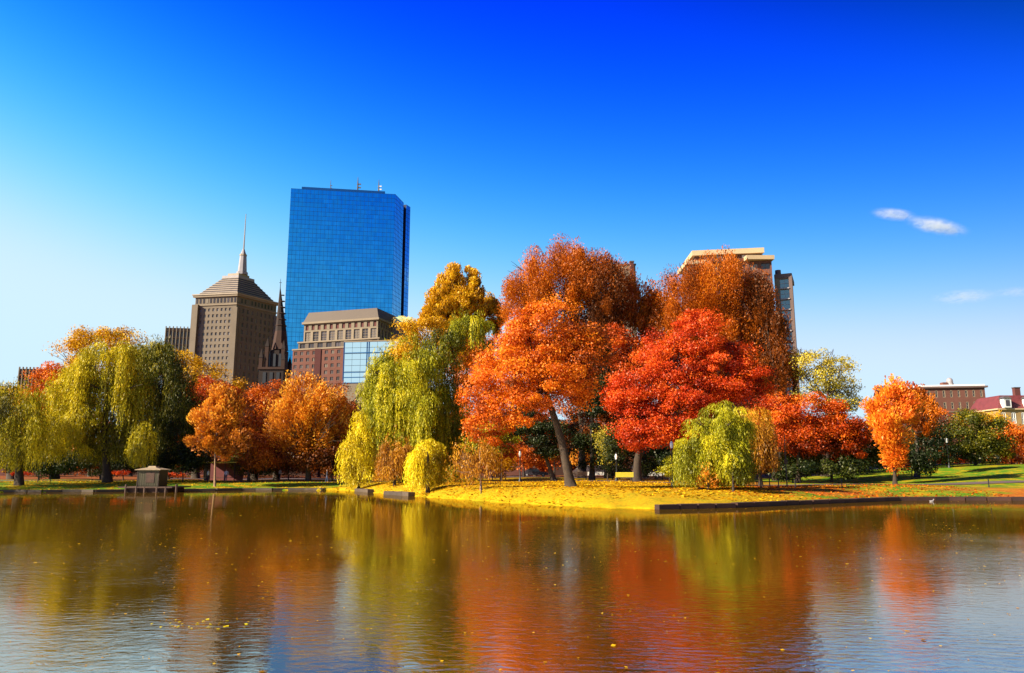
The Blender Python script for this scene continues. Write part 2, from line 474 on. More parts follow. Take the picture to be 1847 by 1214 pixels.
def tree(name, label, cat, D, base, trunk_px, lobes, pal, mode='leafy', size=None, density=1.0, clump=None, bark='bark', r0=None,
         group=None, willow_bot=None, front=0, depthf=.9, limbs=6, ragged=.5, twigs=0):
    """base: (px, py or None) where the trunk meets the ground; trunk_px: list of (px,py) up the trunk"""
    bx = P(base[0], base[1] if base[1] else 870, D).x
    gz = G(bx, D); root = Vector((bx, D, gz - .08))
    t = thing(name, root, label, cat, group)
    s = D / F
    size = (size or max(.22, D * .0030)) * .80; clump = clump or max(.9, D * .0125)
    if mode == 'willow':
        Q, T, CC = crown_willow(lobes, D, willow_bot or 850, size * .95, density, root, ragged)
        if D > 80:
            Q2, T2, _ = crown_leafy([(q[0], q[1] - q[3] * .22, q[2] * .92, q[3] * .72, q[4] if len(q) > 4 else 0, q[5] if len(q) > 5 else 0) for q in lobes], D, size * .9, .30, 'weep', clump * .9, depthf, root)
            Q = np.concatenate([Q, Q2]); T = np.concatenate([T, T2])
    else:
        Q, T, CC = crown_leafy(lobes, D, size, density, mode, clump, depthf, root)
    gm = ground(Q[:, 0, 0], Q[:, 0, 1]) + .12
    ok = Q[:, :, 2].min(1) > gm
    Q = Q[ok]; T = T[ok]
    crown = quadmesh('crown', Q, T, LM(pal), t, root); crown['kind'] = 'stuff'
    global TRI; TRI += len(Q)
    tp = [root] + [P(x, y, D) for x, y in trunk_px]
    hgt = max(tp[-1].z - root.z, 1)
    r0 = r0 or max(.12, min(.55, hgt * .045 + .05))
    dense = []
    for i in range(len(tp) - 1):
        for k in range(3): dense.append(tp[i].lerp(tp[i + 1], k / 3))
    dense.append(tp[-1]); n = len(dense)
    rad = [r0 * (1.45 if i == 0 else (1.12 if i == 1 else 1 - .5 * i / n)) for i in range(n)]
    mb = MB(); mb.tube(dense, rad, M[bark], 9)
    mb.build('trunk', t, smooth=True)
    fork = dense[-1]
    tg = []
    for ci, cc in enumerate(CC):
        k = max(1, int(limbs / len(CC) + .5))
        sel = cc[RNG.integers(0, len(cc), k * 3)]
        for q in sel[:k]:
            tg.append((Vector(q), 1 if D < 100 else 1))
    for q, _ in tg:
        b = MB()
        mid = fork.lerp(q, .9)
        if mode == 'willow': mid.z = max(mid.z, fork.z + .3)
        pts = limb_pts(fork, mid, sag=.25)
        rr = [rad[-1] * .62 * (1 - .8 * i / (len(pts) - 1)) for i in range(len(pts))]
        b.tube(pts, rr, M[bark], 6)
        for m_ in range(3):
            a = pts[2 + m_]; e = a + (mid - fork) * .28 + Vector((random.uniform(-1, 1), random.uniform(-1, 1), random.uniform(0, 1))) * (mid - fork).length * .25
            b.tube(limb_pts(a, e, 0, 3), [rr[2 + m_] * .7, rr[2 + m_] * .5, rr[2 + m_] * .35, .02], M[bark], 5)
        b.build('branch', t, smooth=True)
    # branches that show in front of, or spring out of, the foliage
    fl = MB(); made = 0
    for i in range(front):
        lb = random.choice(lobes); a = random.uniform(0, 6.28); rr_ = random.uniform(.55, 1.0)
        e = P(lb[0] + math.cos(a) * lb[2] * rr_, lb[1] + math.sin(a) * lb[3] * rr_ * .9, D - lb[2] * s * random.uniform(.45, .95))
        a0 = fork.lerp(e, .15); pts = limb_pts(a0, e, .2, 5, .6)
        k = max(.05, s * .9)
        b = MB(); b.tube(pts, [k * (1 - .15 * j) for j in range(6)], M[bark], 5)
        for m_ in range(2):
            a1 = pts[2 + m_]; e1 = a1 + (e - a0) * .3 + Vector((random.uniform(-1, 1), random.uniform(-.4, .2), random.uniform(0, 1))) * (e - a0).length * .22
            b.tube(limb_pts(a1, e1, 0, 3), [k * .5, k * .4, k * .3, k * .2], M[bark], 4)
        b.build('branch', t, smooth=True)
    # fine bare twigs standing above the crown
    if twigs:
        b = MB()
        for i in range(twigs):
            lb = random.choice(lobes[:2]); a = random.uniform(-1.15, 1.15)
            c0 = P(lb[0], lb[1], D); dx = math.sin(a) * lb[2] * s; dz = math.cos(a) * lb[3] * s
            p0 = c0 + Vector((dx * .8, random.uniform(-1, 1), dz * .8)); p1 = c0 + Vector((dx * random.uniform(.98, 1.08), random.uniform(-1, 1), dz * random.uniform(1.0, 1.14)))
            b.tube(limb_pts(p0, p1, 0, 3), [.06, .05, .035, .02], M[bark], 4, cap=False)
        o = b.build('twig', t); o['kind'] = 'stuff'
    return t

# ------------------------------------------------------------------ ground, pond, paths, kerbs
def axis_vals(segs):
    out = []
    for a, b, st in segs: out += list(np.arange(a, b, st))
    return np.array(out + [segs[-1][1]])


gx = axis_vals([(-3500, -400, 310), (-400, -120, 14), (-120, 6, 1.5), (6, 12, .5), (12, 120, 1.5), (120, 400, 14), (400, 3500, 310)])
gy = axis_vals([(-300, 20, 40), (20, 46, 2), (46, 104, .5), (104, 190, 2), (190, 400, 15), (400, 4500, 410)])
XX, YY = np.meshgrid(gx, gy); ZZ = ground(XX, YY)
nx, ny = len(gx), len(gy)
me = bpy.data.meshes.new('ground')
ii = np.arange(ny - 1)[:, None] * nx + np.arange(nx - 1)[None, :]
me.from_pydata(np.stack([XX, YY, ZZ], -1).reshape(-1, 3).tolist(), [], np.stack([ii, ii + 1, ii + nx + 1, ii + nx], -1).reshape(-1, 4).tolist())
me.polygons.foreach_set('use_smooth', [True] * len(me.polygons))
m, t, n, l, b = newmat('park_lawn')
co = n.new("ShaderNodeTexCoord"); sxx = n.new("ShaderNodeSeparateXYZ"); l.new(co.outputs['Object'], sxx.inputs[0])
big = noise(t, .09, 5, co.outputs['Object']); mid = noise(t, .55, 6, co.outputs['Object']); fine = noise(t, 5, 5, co.outputs['Object'], .75)


def gm(op, a, b_=None, c_=None, clamp=False):
    q = n.new("ShaderNodeMath"); q.operation = op; q.use_clamp = clamp
    for i, v in enumerate((a, b_, c_)):
        if v is None: continue
        if hasattr(v, 'links'): l.new(v, q.inputs[i])
        else: q.inputs[i].default_value = v
    return q.outputs[0]


def smooth(v, a, b_):
    q = n.new("ShaderNodeMapRange"); q.interpolation_type = 'SMOOTHSTEP'; q.inputs['From Min'].default_value = a; q.inputs['From Max'].default_value = b_
    l.new(v, q.inputs['Value']); return q.outputs[0]


def cmix(f, a, b_):
    q = n.new("ShaderNodeMix"); q.data_type = 'RGBA'
    l.new(f, q.inputs[0])
    for i, v in ((6, a), (7, b_)):
        if hasattr(v, 'links'): l.new(v, q.inputs[i])
        else: q.inputs[i].default_value = (*v, 1) if len(v) == 3 else v
    return q.outputs[2]


jx = gm('MULTIPLY_ADD', gm('SUBTRACT', big.outputs[0], .5), 26, sxx.outputs[0])
green = ramp(t, fine.outputs[0], [(.3, (.035, .10, .006)), (.7, (.15, .30, .008))]).outputs[0]
yel = ramp(t, fine.outputs[0], [(.25, (.26, .15, .004)), (.5, (.50, .29, .006)), (.75, (.68, .41, .010))]).outputs[0]
oran = ramp(t, fine.outputs[0], [(.3, (.22, .035, .008)), (.7, (.62, .16, .015))]).outputs[0]
mot = smooth(mid.outputs[0], .45, .62)
ymask = gm('MULTIPLY', smooth(jx, -26, -17), gm('SUBTRACT', 1.0, smooth(jx, 19, 27)))
left_y = gm('MULTIPLY', mot, .75)
c1 = cmix(left_y, green, yel)
c1 = cmix(gm('MULTIPLY', ymask, gm('MULTIPLY_ADD', smooth(mid.outputs[0], .36, .56), .35, .65)), c1, yel)
omask = gm('MULTIPLY', gm('MULTIPLY', smooth(jx, 12, 18), smooth(gm('MULTIPLY_ADD', gm('SUBTRACT', mid.outputs[0], .5), 12, sxx.outputs[1]), 57, 64)), gm('SUBTRACT', 1.0, smooth(jx, 27, 33)))
c1 = cmix(gm('MULTIPLY', omask, gm('MULTIPLY_ADD', mot, .5, .5)), c1, oran)
# leaf litter patch on the bank further right
om2 = gm('MULTIPLY', smooth(jx, 37, 41), gm('SUBTRACT', 1.0, smooth(gm('MULTIPLY_ADD', gm('SUBTRACT', mid.outputs[0], .5), 18, sxx.outputs[1]), 66, 74)))
c1 = cmix(gm('MULTIPLY', om2, .85), c1, oran)
# back of the park: bare earth with fallen leaves
back = smooth(gm('MULTIPLY_ADD', gm('SUBTRACT', mid.outputs[0], .5), 20, sxx.outputs[1]), 112, 132)
earth = ramp(t, fine.outputs[0], [(.3, (.10, .030, .012)), (.7, (.36, .11, .02))]).outputs[0]
backm = gm('MULTIPLY', back, gm('SUBTRACT', 1.0, smooth(jx, 45, 55)))
c1 = cmix(backm, c1, earth)
l.new(c1, b.inputs['Base Color']); b.inputs['Roughness'].default_value = 1; b.inputs['Specular IOR Level'].default_value = .1
bp = n.new("ShaderNodeBump"); bp.inputs['Distance'].default_value = .08; bp.inputs['Strength'].default_value = .7; l.new(fine.outputs[0], bp.inputs['Height']); l.new(bp.outputs[0], b.inputs['Normal'])
me.materials.append(m)
go = bpy.data.objects.new('ground', me); COL.objects.link(go); tag(go, kind='structure')

# pond water
m, t, n, l, b = newmat('pond_water')
n.remove(b)
co = n.new("ShaderNodeTexCoord")
mp = n.new("ShaderNodeMapping"); mp.inputs['Scale'].default_value = (.75, 1.25, 1); mp.inputs['Rotation'].default_value = (0, 0, R(14)); l.new(co.outputs['Object'], mp.inputs['Vector'])
n1 = noise(t, 6.0, 4, mp.outputs[0], .6); n2 = noise(t, 1.5, 3, mp.outputs[0], .5); n3 = noise(t, .11, 3, co.outputs['Object'], .5)
n1.inputs['Distortion'].default_value = .5
# the breeze roughens the open water and leaves the lee of the bank calm
sxx = n.new("ShaderNodeSeparateXYZ"); l.new(co.outputs['Object'], sxx.inputs[0])
calm = smooth(sxx.outputs[1], 8, 46)
gust = ramp(t, n3.outputs[0], [(.38, (.30, .30, .30)), (.60, (1, 1, 1))]).outputs[0]
amp = gm('MULTIPLY', gm('MULTIPLY_ADD', calm, -.84, 1.0), gust)
b1 = n.new("ShaderNodeBump"); b1.inputs['Distance'].default_value = .0080; l.new(n1.outputs[0], b1.inputs['Height']); l.new(amp, b1.inputs['Strength'])
b2 = n.new("ShaderNodeBump"); b2.inputs['Distance'].default_value = .009; l.new(n2.outputs[0], b2.inputs['Height']); l.new(amp, b2.inputs['Strength']); l.new(b2.outputs[0], b1.inputs['Normal'])
gls = n.new("ShaderNodeBsdfGlossy"); gls.inputs['Roughness'].default_value = .012; gls.inputs[0].default_value = (1.0, .96, .85, 1); l.new(b1.outputs[0], gls.inputs['Normal'])
dif = n.new("ShaderNodeBsdfDiffuse"); dif.inputs[0].default_value = (.065, .034, .002, 1)
fr = n.new("ShaderNodeFresnel"); fr.inputs[0].default_value = 13.0; l.new(b1.outputs[0], fr.inputs['Normal'])
mx = n.new("ShaderNodeMixShader"); l.new(fr.outputs[0], mx.inputs[0]); l.new(dif.outputs[0], mx.inputs[1]); l.new(gls.outputs[0], mx.inputs[2]); l.new(mx.outputs[0], n['Material Output'].inputs[0])
mb = MB(); mb.face([(-900, -290, 0), (900, -290, 0), (900, 140, 0), (-900, 140, 0)], m)
tag(mb.build('water'), kind='structure')

# paths: asphalt ribbons laid on the lawn
def ribbon(name, pts, width, mat, lift):
    mb = MB(); q = []
    ps = []
    for i in range(len(pts) - 1):
        for k in range(16): ps.append((pts[i][0] + (pts[i + 1][0] - pts[i][0]) * k / 16, pts[i][1] + (pts[i + 1][1] - pts[i][1]) * k / 16))
    ps.append(pts[-1])
    for i, (x, y) in enumerate(ps):
        a = ps[max(0, i - 1)]; c = ps[min(len(ps) - 1, i + 1)]; d = Vector((c[0] - a[0], c[1] - a[1])); d.normalize()
        row = []
        for k in range(5):
            o_ = (k / 4 - .5) * width; xx, yy = x - d.y * o_, y + d.x * o_; row.append((xx, yy, G(xx, yy) + lift))
        q.append(row)
    for i in range(len(q) - 1):
        for k in range(4): mb.face([q[i][k], q[i + 1][k], q[i + 1][k + 1], q[i][k + 1]], mat)
    return tag(mb.build(name), kind='structure')


ribbon('path', [(-110, 112), (-60, 116), (-25, 112), (0, 96), (14, 88), (22, 80), (34, 78), (52, 80), (90, 74)], 3.2, M['path'], .05)
ribbon('path', [(-10, 128), (20, 118), (60, 122), (130, 130)], 4, M['path'], .06)

# granite kerb: long stones set end to end along the shore
def kerb(name, label, xs, h, wdt, mat, slen=1.7, dz=0, group=None):
    x0, x1 = xs; y0 = float(shoreY(x0)); t = thing(name, (x0, y0, 0), label, 'stone kerb', group)
    x = x0
    first = {}
    while x < x1 - .2:
        L_ = slen * random.uniform(.8, 1.2); xe = min(x + L_, x1)
        ya, yb = float(shoreY(x)), float(shoreY(xe)); ang = math.atan2(yb - ya, xe - x); ln = math.hypot(xe - x, yb - ya)
        key = round(ln * 4) / 4
        if key not in first:
            mb = MB(); hh = h; a = key / 2 - .015
            mb.prism([(-a, -wdt / 2), (a, -wdt / 2), (a, wdt / 2), (-a, wdt / 2)], -.4, h - .03, mat,
                     top=None)
            mb.prism([(-a, -wdt / 2), (a, -wdt / 2), (a, wdt / 2), (-a, wdt / 2)], h - .03, h, mat, top=[(-a + .03, -wdt / 2 + .03), (a - .03, -wdt / 2 + .03), (a - .03, wdt / 2 - .03), (-a + .03, wdt / 2 - .03)])
            first[key] = mb.mesh('stone')
        o = bpy.data.objects.new('stone', first[key]); COL.objects.link(o); o.parent = t
        o.location = ((x + xe) / 2 - x0, (ya + yb) / 2 - y0 - .02, random.uniform(-.02, .02) + dz); o.rotation_euler = (0, 0, ang + random.uniform(-.008, .008))
        x = xe
    return t


kerb('stone_kerb', 'low dark granite kerb holding the leafy bank at right above the water', (8.7, 62), .30, .5, M['granite_dark'], 1.5)
kerb('stone_kerb', 'grey granite kerb along the shaded left bank under the willows', (-66, -23.0), .28, .5, M['granite'], 1.9)
kerb('stone_kerb', 'short stone ledge by the water below the bright yellow willow', (-18.2, -15.6), .34, .7, M['granite'], .9)
kerb('stone_kerb', 'short granite ledge jutting out left of the lime yellow willow', (-12.6, -9.4), .36, .7, M['granite'], .8)

# ------------------------------------------------------------------ buildings
def wmesh(name, w_, h_, fr, pane, frame, mull=0, trans=0, depth=.12):
    """a window: frame with pane, facing -Y in its own space, origin at its centre"""
    mb = MB()
    mb.box((0, .05, 0), (w_, .04, h_), pane)
    if fr > 0:
        for x in (-w_ / 2, w_ / 2): mb.box((x, 0, 0), (fr, depth, h_ + fr), frame)
        for z in (-h_ / 2, h_ / 2): mb.box((0, -.003, z), (w_ - fr, depth, fr), frame)
        for i in range(mull): mb.box((w_ * ((i + 1) / (mull + 1) - .5), -.006, 0), (fr * .6, depth * .8, h_ - fr), frame)
        for i in range(trans): mb.box((0, -.009, h_ * ((i + 1) / (trans + 1) - .5)), (w_ - fr, depth * .7, fr * .6), frame)
    return mb.mesh(name)


def wall_windows(parent, wall, A, B, z0, z1, cols, rows, fw, fh, mat, wm_args, recess=.35, skip=0, mode='window', part='window', zoff=0):
    """adds to MB 'wall' a wall from A to B with real openings, and puts a window object in each"""
    A = Vector((A[0], A[1])); B = Vector((B[0], B[1])); d = B - A; Lw = d.length; d.normalize(); nn = Vector((d.y, -d.x))
    cw = Lw / cols; ch = (z1 - z0) / rows; ww, wh = cw * fw, ch * fh
    me = wmesh(part, ww, wh, *wm_args)
    ang = math.atan2(d.y, d.x)

    def pt(u, z, dep=0): return (A.x + d.x * u - nn.x * dep, A.y + d.y * u - nn.y * dep, z)
    for r in range(rows):
        for c in range(cols):
            u0, u1 = c * cw, (c + 1) * cw; a, b = u0 + (cw - ww) / 2, u1 - (cw - ww) / 2
            v0, v1 = z0 + r * ch, z0 + (r + 1) * ch; p, q = v0 + (ch - wh) / 2 + zoff, v1 - (ch - wh) / 2 + zoff
            wall.face([pt(u0, v0), pt(a, v0), pt(a, v1), pt(u0, v1)], mat); wall.face([pt(b, v0), pt(u1, v0), pt(u1, v1), pt(b, v1)], mat)
            wall.face([pt(a, v0), pt(b, v0), pt(b, p), pt(a, p)], mat); wall.face([pt(a, q), pt(b, q), pt(b, v1), pt(a, v1)], mat)
            wall.face([pt(a, p), pt(b, p), pt(b, p, recess), pt(a, p, recess)], mat); wall.face([pt(a, q, recess), pt(b, q, recess), pt(b, q), pt(a, q)], mat)
            wall.face([pt(a, p), pt(a, p, recess), pt(a, q, recess), pt(a, q)], mat); wall.face([pt(b, p, recess), pt(b, p), pt(b, q), pt(b, q, recess)], mat)
            o = bpy.data.objects.new(part, me); COL.objects.link(o); o.parent = parent
            k = recess - .10; pl = parent.location
            x, y, z = pt((a + b) / 2, (p + q) / 2, k); o.location = (x - pl[0], y - pl[1], z - pl[2]); o.rotation_euler = (0, 0, ang)


def lerp2(A, B, t): return (A[0] + (B[0] - A[0]) * t, A[1] + (B[1] - A[1]) * t)


def outset(poly, d):
    """grow a convex ccw outline by d"""
    c = Vector((sum(p[0] for p in poly) / len(poly), sum(p[1] for p in poly) / len(poly))); out = []
    n_ = len(poly)
    for i in range(n_):
        p0, p1, p2 = Vector(poly[i - 1]), Vector(poly[i]), Vector(poly[(i + 1) % n_])
        e1 = (p1 - p0).normalized(); e2 = (p2 - p1).normalized(); n1_ = Vector((e1.y, -e1.x)); n2_ = Vector((e2.y, -e2.x))
        bis = (n1_ + n2_); bis = bis / max(.3, bis.length_squared) * 2
        out.append(tuple(p1 + bis * d))
    return out


# --- tall mirror-glass tower
A = P(525, 340, 640); top = A.z
yB = solveY(713, 350.5, top); B = P(713, 350.5, yB)
yC = solveY(728, 366, top); C = P(728, 366, yC); yD = solveY(740, 374, top); D_ = P(740, 374, yD)
tw = thing('glass_tower', ((A.x + B.x) / 2, A.y + 20, 0), 'tall blue mirror glass office tower with flat roof and three masts', 'skyscraper')
a2, b2, c2, d2 = A.xy, B.xy, C.xy, D_.xy
e = (d2 - c2); b1_ = b2; c1_ = b2 + (c2 - b2) * .93
inn = Vector((-(c2 - b2).y, (c2 - b2).x)).normalized() * -1
back = a2 + (d2 - b2)
q1 = b2 + (c2 - b2) * .94; side_n = Vector(((d2 - b2).y, -(d2 - b2).x)).normalized()
mb = MB()
g0 = c2; g1 = c2 + (d2 - c2) * .38
dep = -side_n * 4.5
plan = [tuple(a2), tuple(b2), tuple(g0), tuple(g0 + dep), tuple(g1 + dep), tuple(g1), tuple(d2), tuple(back)]
matl = [M['glass_tower'], M['glass_side'], M['notch'], M['notch'], M['notch'], M['glass_side'], M['glass_tower'], M['glass_tower']]
for i in range(8):
    p, q = plan[i], plan[(i + 1) % 8]; mb.face([(*p, 0), (*q, 0), (*q, top), (*p, top)], matl[i])
mb.face([(*p, top) for p in plan], M['notch'])
mb.build('glass_wall', tw)
mb = MB()
for i in (0, 1, 5):
    p, q = plan[i], plan[i + 1]; Lw = (Vector(q) - Vector(p)).length
    nf = 62
    for k in range(nf + 1): mb.bar(p, q, top / nf * k - .13, top / nf * k + .13, -.05, .10, M['tower_frame'])
    nc = max(2, int(Lw / 3.3))
    for k in range(nc + 1):
        a_ = lerp2(p, q, max(0, k / nc - .032 / nc)); b_ = lerp2(p, q, min(1, k / nc + .032 / nc)); mb.bar(a_, b_, 0, top, -.05, .10, M['tower_frame'])
o = mb.build('window_grid', tw); o['kind'] = 'stuff'
mb = MB(); mb.prism([lerp2(a2, b2, .1), lerp2(a2, b2, .9), tuple(Vector(lerp2(b2, back, .25)) ), tuple(Vector(lerp2(a2, back, .5)))], top, top + 2.2, M['tower_frame']); mb.build('roof_plant', tw)
for px, py, k in ((596, 325, 1.1), (645, 319, 2.3), (683, 324, 2.1)):
    f_ = (px - 525) / 188; q = Vector(lerp2(a2, b2, f_)) + Vector((2, 8)); zt = P(px, py, q.y).z
    xx = P(px, 342, q.y).x
    mb = MB(); mb.tube([(xx, q.y, top), (xx, q.y, top + (zt - top) * .6), (xx, q.y, zt)], [.34 * k, .26 * k, .16], M['slate'], 6)
    for z_ in (.25, .42, .6): mb.box((xx + .5 * k, q.y, top + (zt - top) * z_), (1.5 * k, .6, .5 * k), M['white' if px == 683 else 'slate'])
    mb.build('antenna_mast', tw)

# --- stone tower with stepped pyramid roof
zt = P(428, 531, 450).z
K = P(428, 531, 450); Lf = P(353, 537, 455); Rt = P(499, 548, 477)
K, Lf, Rt = K.xy, Lf.xy, Rt.xy; Bk = Lf + Rt - K
st = thing('stone_tower', (K.x, K.y + 14, 0), 'old tan stone office tower with stepped pyramid roof and slender mast', 'tower')
mb = MB(); lowz = zt - 62
plan = [tuple(Lf), tuple(K), tuple(Rt), tuple(Bk)]
mb.prism(plan, 0, lowz, M['tan_stone'])
wall_windows(st, mb, Lf, K, lowz, zt - 7, 10, 15, .5, .5, M['tan_stone'], (.14, M['glass_mid'], M['tan_light'], 0, 0, .2), .5)
wall_windows(st, mb, K, Rt, lowz, zt - 7, 9, 13, .42, .62, M['tan_stone'], (.14, M['glass_mid'], M['tan_light'], 0, 0, .2), .6)
mb.prism(plan, zt - 7, zt, M['tan_stone'])
for p, q in ((Rt, Bk), (Bk, Lf)): mb.face([(*p, lowz), (*q, lowz), (*q, zt - 7), (*p, zt - 7)], M['tan_stone'])
mb.build('wall', st)
for f_, side in ((.0, 0), (1.0, 0), (1.0, 1)):    # corner piers
    q = Vector(lerp2(Lf, K, f_)) if side == 0 else Rt
    mb = MB(); mb.box((q.x, q.y, (lowz + zt - 8) / 2), (2.6, 2.6, zt - 8 - lowz), M['tan_stone'], math.atan2((K - Lf).y, (K - Lf).x)); mb.build('pier', st)
for dz, th, gr, mt in ((-6.2, .8, .5, 'tan_light'), (-1.0, 1.2, .9, 'tan_light'), (.2, .7, 1.3, 'roof_band')):
    mb = MB(); mb.prism(outset(plan, gr), zt + dz, zt + dz + th, M[mt]); mb.build('cornice', st)
for side, (a_, b_) in enumerate(((Lf, K), (K, Rt))):   # small arched arcade under the cornice
    for k in range(12):
        f_ = (k + .5) / 12; q = lerp2(a_, b_, f_); dd = (b_ - a_).normalized(); mb = MB()
        mb.bar(tuple(Vector(q) - dd * .55), tuple(Vector(q) + dd * .55), zt - 4.6, zt - 2.0, 0.02, .14, M['glass_dark']); mb.build('arcade_window', st)
# shoulder and lower setbacks
sh = P(345, 549, 452); s2 = P(357, 549, 452)
mb = MB(); mb.prism([(sh.x, 453), (s2.x, 452), (s2.x, 470), (sh.x, 471)], 0, sh.z, M['tan_stone']); mb.build('side_wing', st)
base = outset(plan, -.6); cc = ((Lf.x + Rt.x) / 2, (Lf.y + Rt.y) / 2)
zr0 = zt + .9; zr1 = P(430, 499, 458).z; nt_ = 8
for k in range(nt_):
    a_ = k / nt_; b_ = (k + 1) / nt_; f = lambda q, t_: [lerp2(p, cc, t_ * .60) for p in q]
    mb = MB(); z0 = zr0 + (zr1 - zr0) * a_; z1 = zr0 + (zr1 - zr0) * b_
    mb.prism(f(base, a_), z0, z1 - .45, M['slate'], top=f(base, b_ - .02)); mb.prism(f(base, b_ - .06), z1 - .45, z1, M['roof_band'], top=f(base, b_ - .03)); mb.build('roof_step', st)
mb = MB(); tp_ = [lerp2(p, cc, .58) for p in base]; mb.prism(tp_, zr1, zr1 + 1.4, M['spire_metal']); mb.prism([lerp2(p, cc, .72) for p in base], zr1 + 1.4, zr1 + 3.2, M['roof_band']); mb.build('roof_deck', st)
pc = P(437, 490, cc[1]); zs0 = zr1 + 3.2; zs1 = P(437, 449, cc[1]).z; zs2 = P(438, 386, cc[1]).z
mb = MB()
oct_ = lambda r_: [(pc.x + r_ * math.cos(math.pi / 8 + i * math.pi / 4), cc[1] + r_ * math.sin(math.pi / 8 + i * math.pi / 4)) for i in range(8)]
h_ = zs1 - zs0
mb.prism(oct_(3.4), zs0, zs0 + h_ * .1, M['spire_metal']); mb.prism(oct_(2.7), zs0 + h_ * .1, zs0 + h_ * .72, M['spire_metal'], top=oct_(2.0))
mb.prism(oct_(2.2), zs0 + h_ * .72, zs0 + h_ * .78, M['roof_band']); mb.prism(oct_(1.8), zs0 + h_ * .78, zs1, M['spire_metal'], top=oct_(.5)); mb.build('spire', st)
mb = MB(); mb.tube([(pc.x, cc[1], zs1 - .5), (pc.x + .1, cc[1], zs2)], [.5, .2], M['spire_metal'], 6); mb.build('mast', st)

# --- grey slab blocks with vertical fins
def fin_block(label, px0, px1, pyt, Y, depth, nf, rows):
    a_ = P(px0, pyt, Y); b_ = P(px1, pyt, Y + 3); t_ = thing('office_block', (a_.x, a_.y, 0), label, 'office building')
    mb = MB(); zt_ = a_.z; zb = zt_ - 30
    mb.prism([(a_.x, a_.y), (b_.x, b_.y), (b_.x + 2, b_.y + depth), (a_.x + 2, a_.y + depth)], 0, zb, M['concrete'])
    mb.prism([(a_.x, a_.y), (b_.x, b_.y), (b_.x + 2, b_.y + depth), (a_.x + 2, a_.y + depth)], zt_ - 1.6, zt_, M['concrete'])
    for p, q in (((b_.x, b_.y), (b_.x + 2, b_.y + depth)), ((b_.x + 2, b_.y + depth), (a_.x + 2, a_.y + depth)), ((a_.x + 2, a_.y + depth), (a_.x, a_.y))):
        mb.face([(*p, zb), (*q, zb), (*q, zt_ - 1.6), (*p, zt_ - 1.6)], M['concrete'])
    wall_windows(t_, mb, (a_.x, a_.y), (b_.x, b_.y), zb, zt_ - 1.6, nf, rows, .62, .72, M['concrete'], (.12, M['glass_dark'], M['concrete'], 0, 0, .2), .7)
    mb.build('wall', t_)
    for k in range(nf + 1):
        q = lerp2((a_.x, a_.y), (b_.x, b_.y), k / nf); mb = MB(); mb.box((q[0], q[1] - .35, (zb + zt_ + 1) / 2), (.45, .7, zt_ + 1 - zb), M['concrete']); mb.build('fin', t_)


fin_block('grey concrete office block with upright fins left of the stone tower', 300, 352, 591, 500, 20, 8, 6)
fin_block('small distant grey block with upright fins above the left willows', 36, 112, 665, 420, 20, 12, 6)

# --- brown stone church steeple
Y = 240; c0 = P(504.5, 640, Y); zc = lambda py: P(504, py, Y).z
ch = thing('church_steeple', (c0.x, Y, 0), 'dark brown stone church steeple with pointed spire and corner pinnacles', 'church steeple')
cx_ = P(499, 640, Y).x
def octo(cx, r_, rot=math.pi / 8): return [(cx + r_ * math.cos(rot + i * math.pi / 4), Y + r_ * math.sin(rot + i * math.pi / 4)) for i in range(8)]
mb = MB(); mb.prism(octo(c0.x, 2.55), zc(632), zc(598), M['brown_lit'], top=octo(c0.x, 1.75)); mb.prism(octo(c0.x, 1.75), zc(598), zc(519), M['brown_stone'], top=octo(P(505.5, 519, Y).x, .10)); mb.build('spire', ch)
mb = MB(); xq = P(505.5, 519, Y).x; mb.tube([(xq, Y, zc(521)), (xq, Y, zc(503))], [.12, .05], M['iron'], 5); mb.box((xq, Y, zc(510)), (.8, .12, .14), M['iron']); mb.build('finial', ch)
for k in range(6):
    py = 532 + k * 11; mb = MB(); r_ = .14 + (py - 519) / 79 * 1.75; mb.prism(octo(c0.x, r_ + .12), zc(py + 1.2), zc(py), M['brown_lit']); mb.build('spire_band', ch)
mb = MB(); mb.prism(octo(c0.x - .5, 3.1), zc(668), zc(634), M['brown_stone']); mb.build('belfry', ch)
mb = MB(); mb.box((c0.x - 1.2, Y, zc(668) / 2), (7.6, 7.6, zc(668)), M['brown_stone']); mb.build('tower', ch)
mb = MB(); mb.box((c0.x - 1.2, Y, zc(667)), (8.2, 8.2, .7), M['brown_lit']); mb.build('cornice', ch)
for dx, dy, hh in ((-4.6, -3.4, 632), (2.3, -3.4, 636), (-4.6, 3.4, 636), (2.3, 3.4, 640), (-3.0, -3.0, 612), (1.9, -2.6, 616)):
    mb = MB(); x_ = c0.x + dx; y_ = Y + dy
    rr = .55; q4 = [(x_ - rr, y_ - rr), (x_ + rr, y_ - rr), (x_ + rr, y_ + rr), (x_ - rr, y_ + rr)]
    zz = zc(hh + 16); mb.prism(q4, zc(666), zz, M['brown_lit']); mb.prism([(x_ + (p[0] - x_) * 1.15, y_ + (p[1] - y_) * 1.15) for p in q4], zz, zc(hh), M['brown_stone'], top=[(x_ + (p[0] - x_) * .05, y_ + (p[1] - y_) * .05) for p in q4]); mb.build('pinnacle', ch)
for k in range(3):
    mb = MB(); mb.box((c0.x - 2.3 + k * 1.7, Y - 3.05, zc(652)), (.8, .25, 4.0), M['iron']); mb.build('louver_window', ch)
    mb = MB(); mb.box((c0.x - 3.2 + k * 2.1, Y - 3.86, zc(684)), (1.0, .2, 3.4), M['iron']); mb.build('louver_window', ch)
